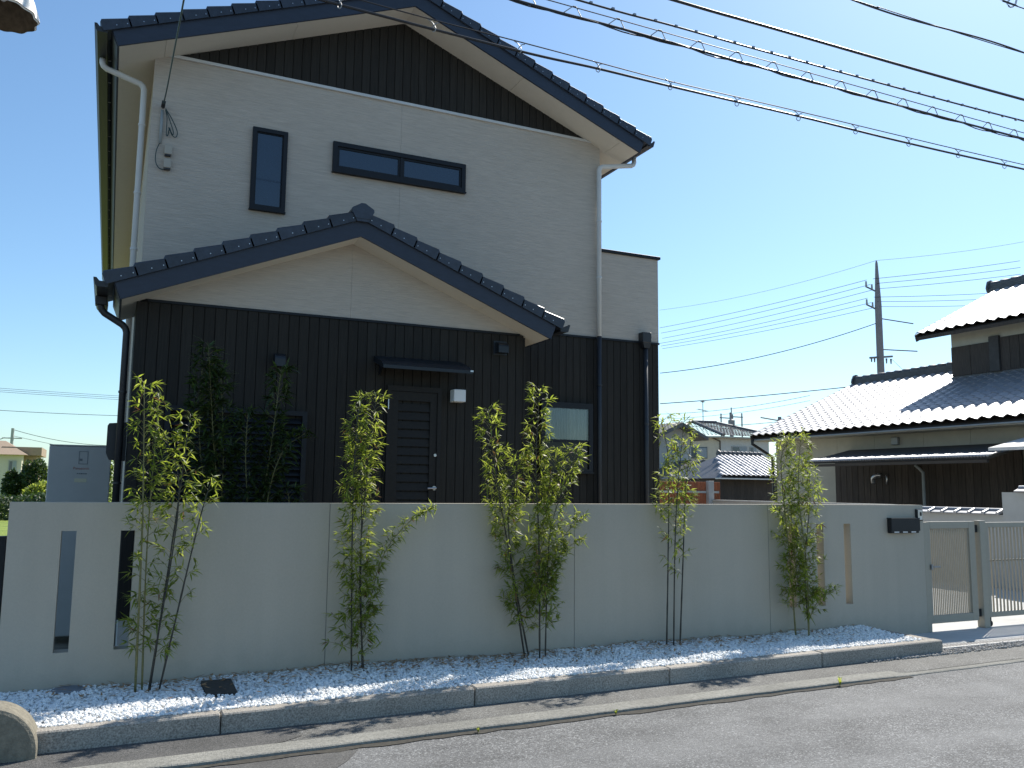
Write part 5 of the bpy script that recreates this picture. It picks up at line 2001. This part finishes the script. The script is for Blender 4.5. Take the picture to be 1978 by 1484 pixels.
for i, (zL, zR, xo) in enumerate(((11.86, 12.05, 33.16), (11.66, 11.85, 33.40), (11.42, 11.65, 33.60))):
    wd = ('upper', 'middle', 'lower')[i]
    wire('%s of the three lines in the top set left of the tall pole' % wd, (xo, 30.2, zL), (31.2 + i * 0.1, 45, 11.75 - 0.33 * i), 0.12)
    wire('%s of the three lines in the top set right of the tall pole' % wd, (xo + 0.1, 29.9, zL), (43.0, 29.0, 13.75 - 0.36 * i), 0.05)
for i, (zL, xo) in enumerate(((10.95, 33.16), (10.75, 33.40), (10.52, 33.60))):
    wd = ('upper', 'middle', 'lower')[i]
    wire('%s of the three lines in the second set left of the tall pole' % wd, (xo, 30.2, zL), (31.2 + i * 0.1, 45, 10.75 - 0.16 * i), 0.12)
    wire('%s of the three lines in the second set right of the tall pole' % wd, (xo + 0.1, 29.9, zL), (43.0, 29.0, 12.1 - 0.33 * i), 0.05)
wire('sagging single cable meeting the tall pole halfway up', (33.55, 30.0, 9.72), (26.0, 37.5, 7.62), 0.35, 0.02)
wire('faint top line from the tip of the tall pole to the left', (33.64, 30, 12.85), (31.2, 45, 12.9), 0.3, 0.008)
wire('faint top line from the tip of the tall pole to the right', (33.64, 30, 12.85), (44.9, 30, 15.3), 0.1, 0.008)
wire('single cable running into the ridge end of the lower tiled roof', (31.85, 30, 6.50), (20.78 * 1.2, 36, 5.82), 0.05, 0.022)
wire('thin wire low over the far house, the upper of two', (31.0, 32, 6.2), (27.0, 41, 5.75), 0.25, 0.012)
wire('thin wire low over the far house, the lower of two', (31.0, 32, 5.95), (27.4, 42, 5.55), 0.25, 0.010)
wire('short thick cable right of the tall pole, upper', (33.8, 30, 9.95), (36.0, 30.0, 9.90), 0.0, 0.03)
wire('short thick cable right of the tall pole, lower', (33.8, 30, 8.42), (36.2, 30.0, 8.52), 0.0, 0.03)
wire('thin wire slanting down from the tall pole crossarm to the tiled ridge', (34.4, 30, 8.0), (36.5, 30, 6.6), 0.0, 0.008)
p2 = thing('utility_pole', 'short far utility pole with a side arm beside the tiled eave', 'pole', (41, 46, -0.15))
MB().lathe([(0.15, -0.15), (0.12, 6.62)], (41.75, 46, 0), 8).build('shaft', 'pole_concrete', p2)
MB().tube([(40.1, 46, 6.5), (41.75, 46, 6.35)], 0.05, 5).build('crossarm', 'stair_steel', p2)
wire('line from the short far pole across the far house roof', (41.75, 46, 6.3), (34.5, 49, 5.9), 0.15, 0.02)

# left distance: cream house, clipped trees, hedge, pole
KL = 80 / 50.0
fl_ = lambda x, z: far(x, z, KL)
hl = thing('distant_house', 'small cream house with low brown roof in the far left distance', 'house', (-9, 80, -0.15))
xr_, zr_ = fl_(-3.22, 2.91)
zt = fl_(0, 3.44)[1]
wx_, _ = fl_(-4.02, 0)
MB().box(-16, wx_, 80, 88, -0.15, zr_).build('wall', 'cream_house', hl)
MB().box(wx_ + 0.01, wx_ + 0.9, 82, 88, -0.15, zr_ - 0.02).build('wall', 'roof_brown', hl)
MB().hexa([(-17, 79.4, zr_), (xr_ - 0.9, 79.4, zr_), (xr_ - 0.9, 88.5, zr_), (-17, 88.5, zr_), (-17, 83.5, zt + 0.6), (-8.0, 83.5, zt + 0.4), (-8.0, 84.5, zt + 0.4), (-17, 84.5, zt + 0.6)]).build('roof', 'roof_brown', hl)
MB().box(wx_ - 1.6, xr_, 81.4, 87.5, zr_ + 0.02, zt - 0.15).build('roof', 'roof_brown', hl)
far_window(hl, -7.35, -6.75, 2.2, 3.3, 79.998)
MB().hexa([(wx_, 79.3, -0.15), (wx_ + 0.3, 79.3, -0.15), (wx_ + 0.3, 79.4, -0.15), (wx_, 79.4, -0.15), (wx_ - 0.1, 79.3, 2.6), (wx_, 79.3, 2.6), (wx_, 79.4, 2.6), (wx_ - 0.1, 79.4, 2.6)]).build('buttress', 'cream_wall', hl)
MB().box(-16, -6.6, 70, 70.3, -0.15, 1.2).build('garden_wall', 'plaster_grey', hl)


def crown_tree(label, x, y, rx, rz, zc, seed, n=2600, m=('leaf_shrub', 'leaf_dark'), name='clipped_tree', ls=0.10):
    r = random.Random(seed)
    root = thing(name, label, 'tree', (x, y, -0.15), 'clipped trees in the left distance')
    MB().tube([(x, y, -0.15), (x + 0.03, y, zc * 0.5), (x, y, zc)], [0.10, 0.08, 0.04], 8).build('trunk', 'bark', root)
    b = MB()
    for i in range(n):
        u = Vector((r.gauss(0, 1), r.gauss(0, 1), r.gauss(0, 1))).normalized()
        k = (0.72 + 0.34 * r.random()) * (1 + 0.06 * sin(u.x * 7 + seed) + 0.05 * sin(u.z * 9))
        p = Vector((x + u.x * rx * k, y + u.y * rx * k, zc + u.z * rz * k))
        if p.z < 0.1:
            continue
        d = (u + Vector((r.gauss(0, 0.6), r.gauss(0, 0.6), r.gauss(0, 0.6)))).normalized()
        leaf(b, p, d, u, ls * r.uniform(0.7, 1.3), ls * 0.3, 1 if r.random() < 0.35 else 0, 0.1)
    b.build('crown', list(m), root, stuff=True)


crown_tree('large round dark clipped tree left of the grey tank', -3.38, 50, 0.68, 1.05, 1.55, 31, n=4200, ls=0.14)
crown_tree('smaller round clipped tree left of the large one', -4.38, 50, 0.36, 0.72, 1.35, 32, n=2000, ls=0.14)
crown_tree('pale green low bush in front of the large clipped tree', -2.75, 47, 0.75, 0.55, 0.95, 33, n=2200, m=('leaf_yellow', 'leaf_green'), name='low_bush', ls=0.16)
crown_tree('green bush seen between the tank and the dark pipe', 0.22, 30, 0.35, 0.9, 1.3, 34, n=1300, m=('leaf_green', 'leaf_dark'), name='low_bush')
hd = MB()
r = random.Random(40)
for i in range(7000):
    x = r.uniform(-9, -1.2)
    y = r.uniform(44.5, 46.5)
    z = r.uniform(-0.1, 1.0) + 0.12 * sin(x * 2.1)
    leaf(hd, Vector((x, y, z)), Vector((r.gauss(0, 1), r.gauss(0, 1), r.gauss(0.4, 0.7))), Vector((r.gauss(0, 1), -1, 0.5)), 0.17, 0.04, r.choice((0, 0, 1)), 0.1)
o = hd.build('hedge', ['leaf_shrub', 'leaf_dark'], stuff=True)
tag(o, 'dark hedge along the field at the far left', 'hedge')
lp_ = thing('utility_pole', 'pale thin utility pole with crossarm far left above the brown roof', 'pole', (-10.8, 120, -0.15))
MB().lathe([(0.22, -0.15), (0.17, 8.1)], (-10.85, 120, 0), 8).build('shaft', 'post_grey', lp_)
MB().tube([(-11.9, 120, 6.9), (-9.8, 120, 6.9)], 0.07, 5).build('crossarm', 'post_grey', lp_)
MB().tube([(-12.6, 120, 6.5), (-11.6, 120, 6.95)], 0.05, 5).build('brace', 'post_grey', lp_)
GL = 'power lines at the far left'
for i in range(3):
    wire('%s of the three parallel thin wires at the upper left' % ('upper', 'middle', 'lower')[i], (-6.0, 40, 5.33 - 0.07 * i), (1.5, 40, 5.20 - 0.08 * i), 0.02, 0.007, GL)
wire('single wire below the three parallel ones at the left', (-6.0, 40, 4.45), (1.5, 40, 4.40), 0.06, 0.010, GL)
wire('wire running right from the pale far left pole', (-10.85, 120, 7.95), (1.0, 120, 6.35), 0.5, 0.03, GL)
wire('lower wire running right from the pale far left pole', (-10.85, 120, 7.2), (1.0, 120, 5.0), 0.1, 0.022, GL)

# dark fence at the left end of the wall
lf_ = thing('mesh_fence', 'dark mesh fence with a black post at the left end of the wall', 'fence', (-0.7, 7.6, -0.15))
MB().cbox(-0.745, -0.668, 7.55, 7.63, -0.15, 1.09, b=0.004).build('post', 'black_metal', lf_)
b = MB()
for k in range(10):
    b.tube([(-3.0, 7.62, 0.10 + 0.11 * k), (-0.746, 7.62, 0.10 + 0.11 * k)], 0.0022, 4)
for k in range(28):
    b.tube([(-2.98 + 0.08 * k, 7.625, 0.05), (-2.98 + 0.08 * k, 7.625, 1.18)], 0.0022, 4)
b.build('wire_mesh', 'stair_steel', lf_)
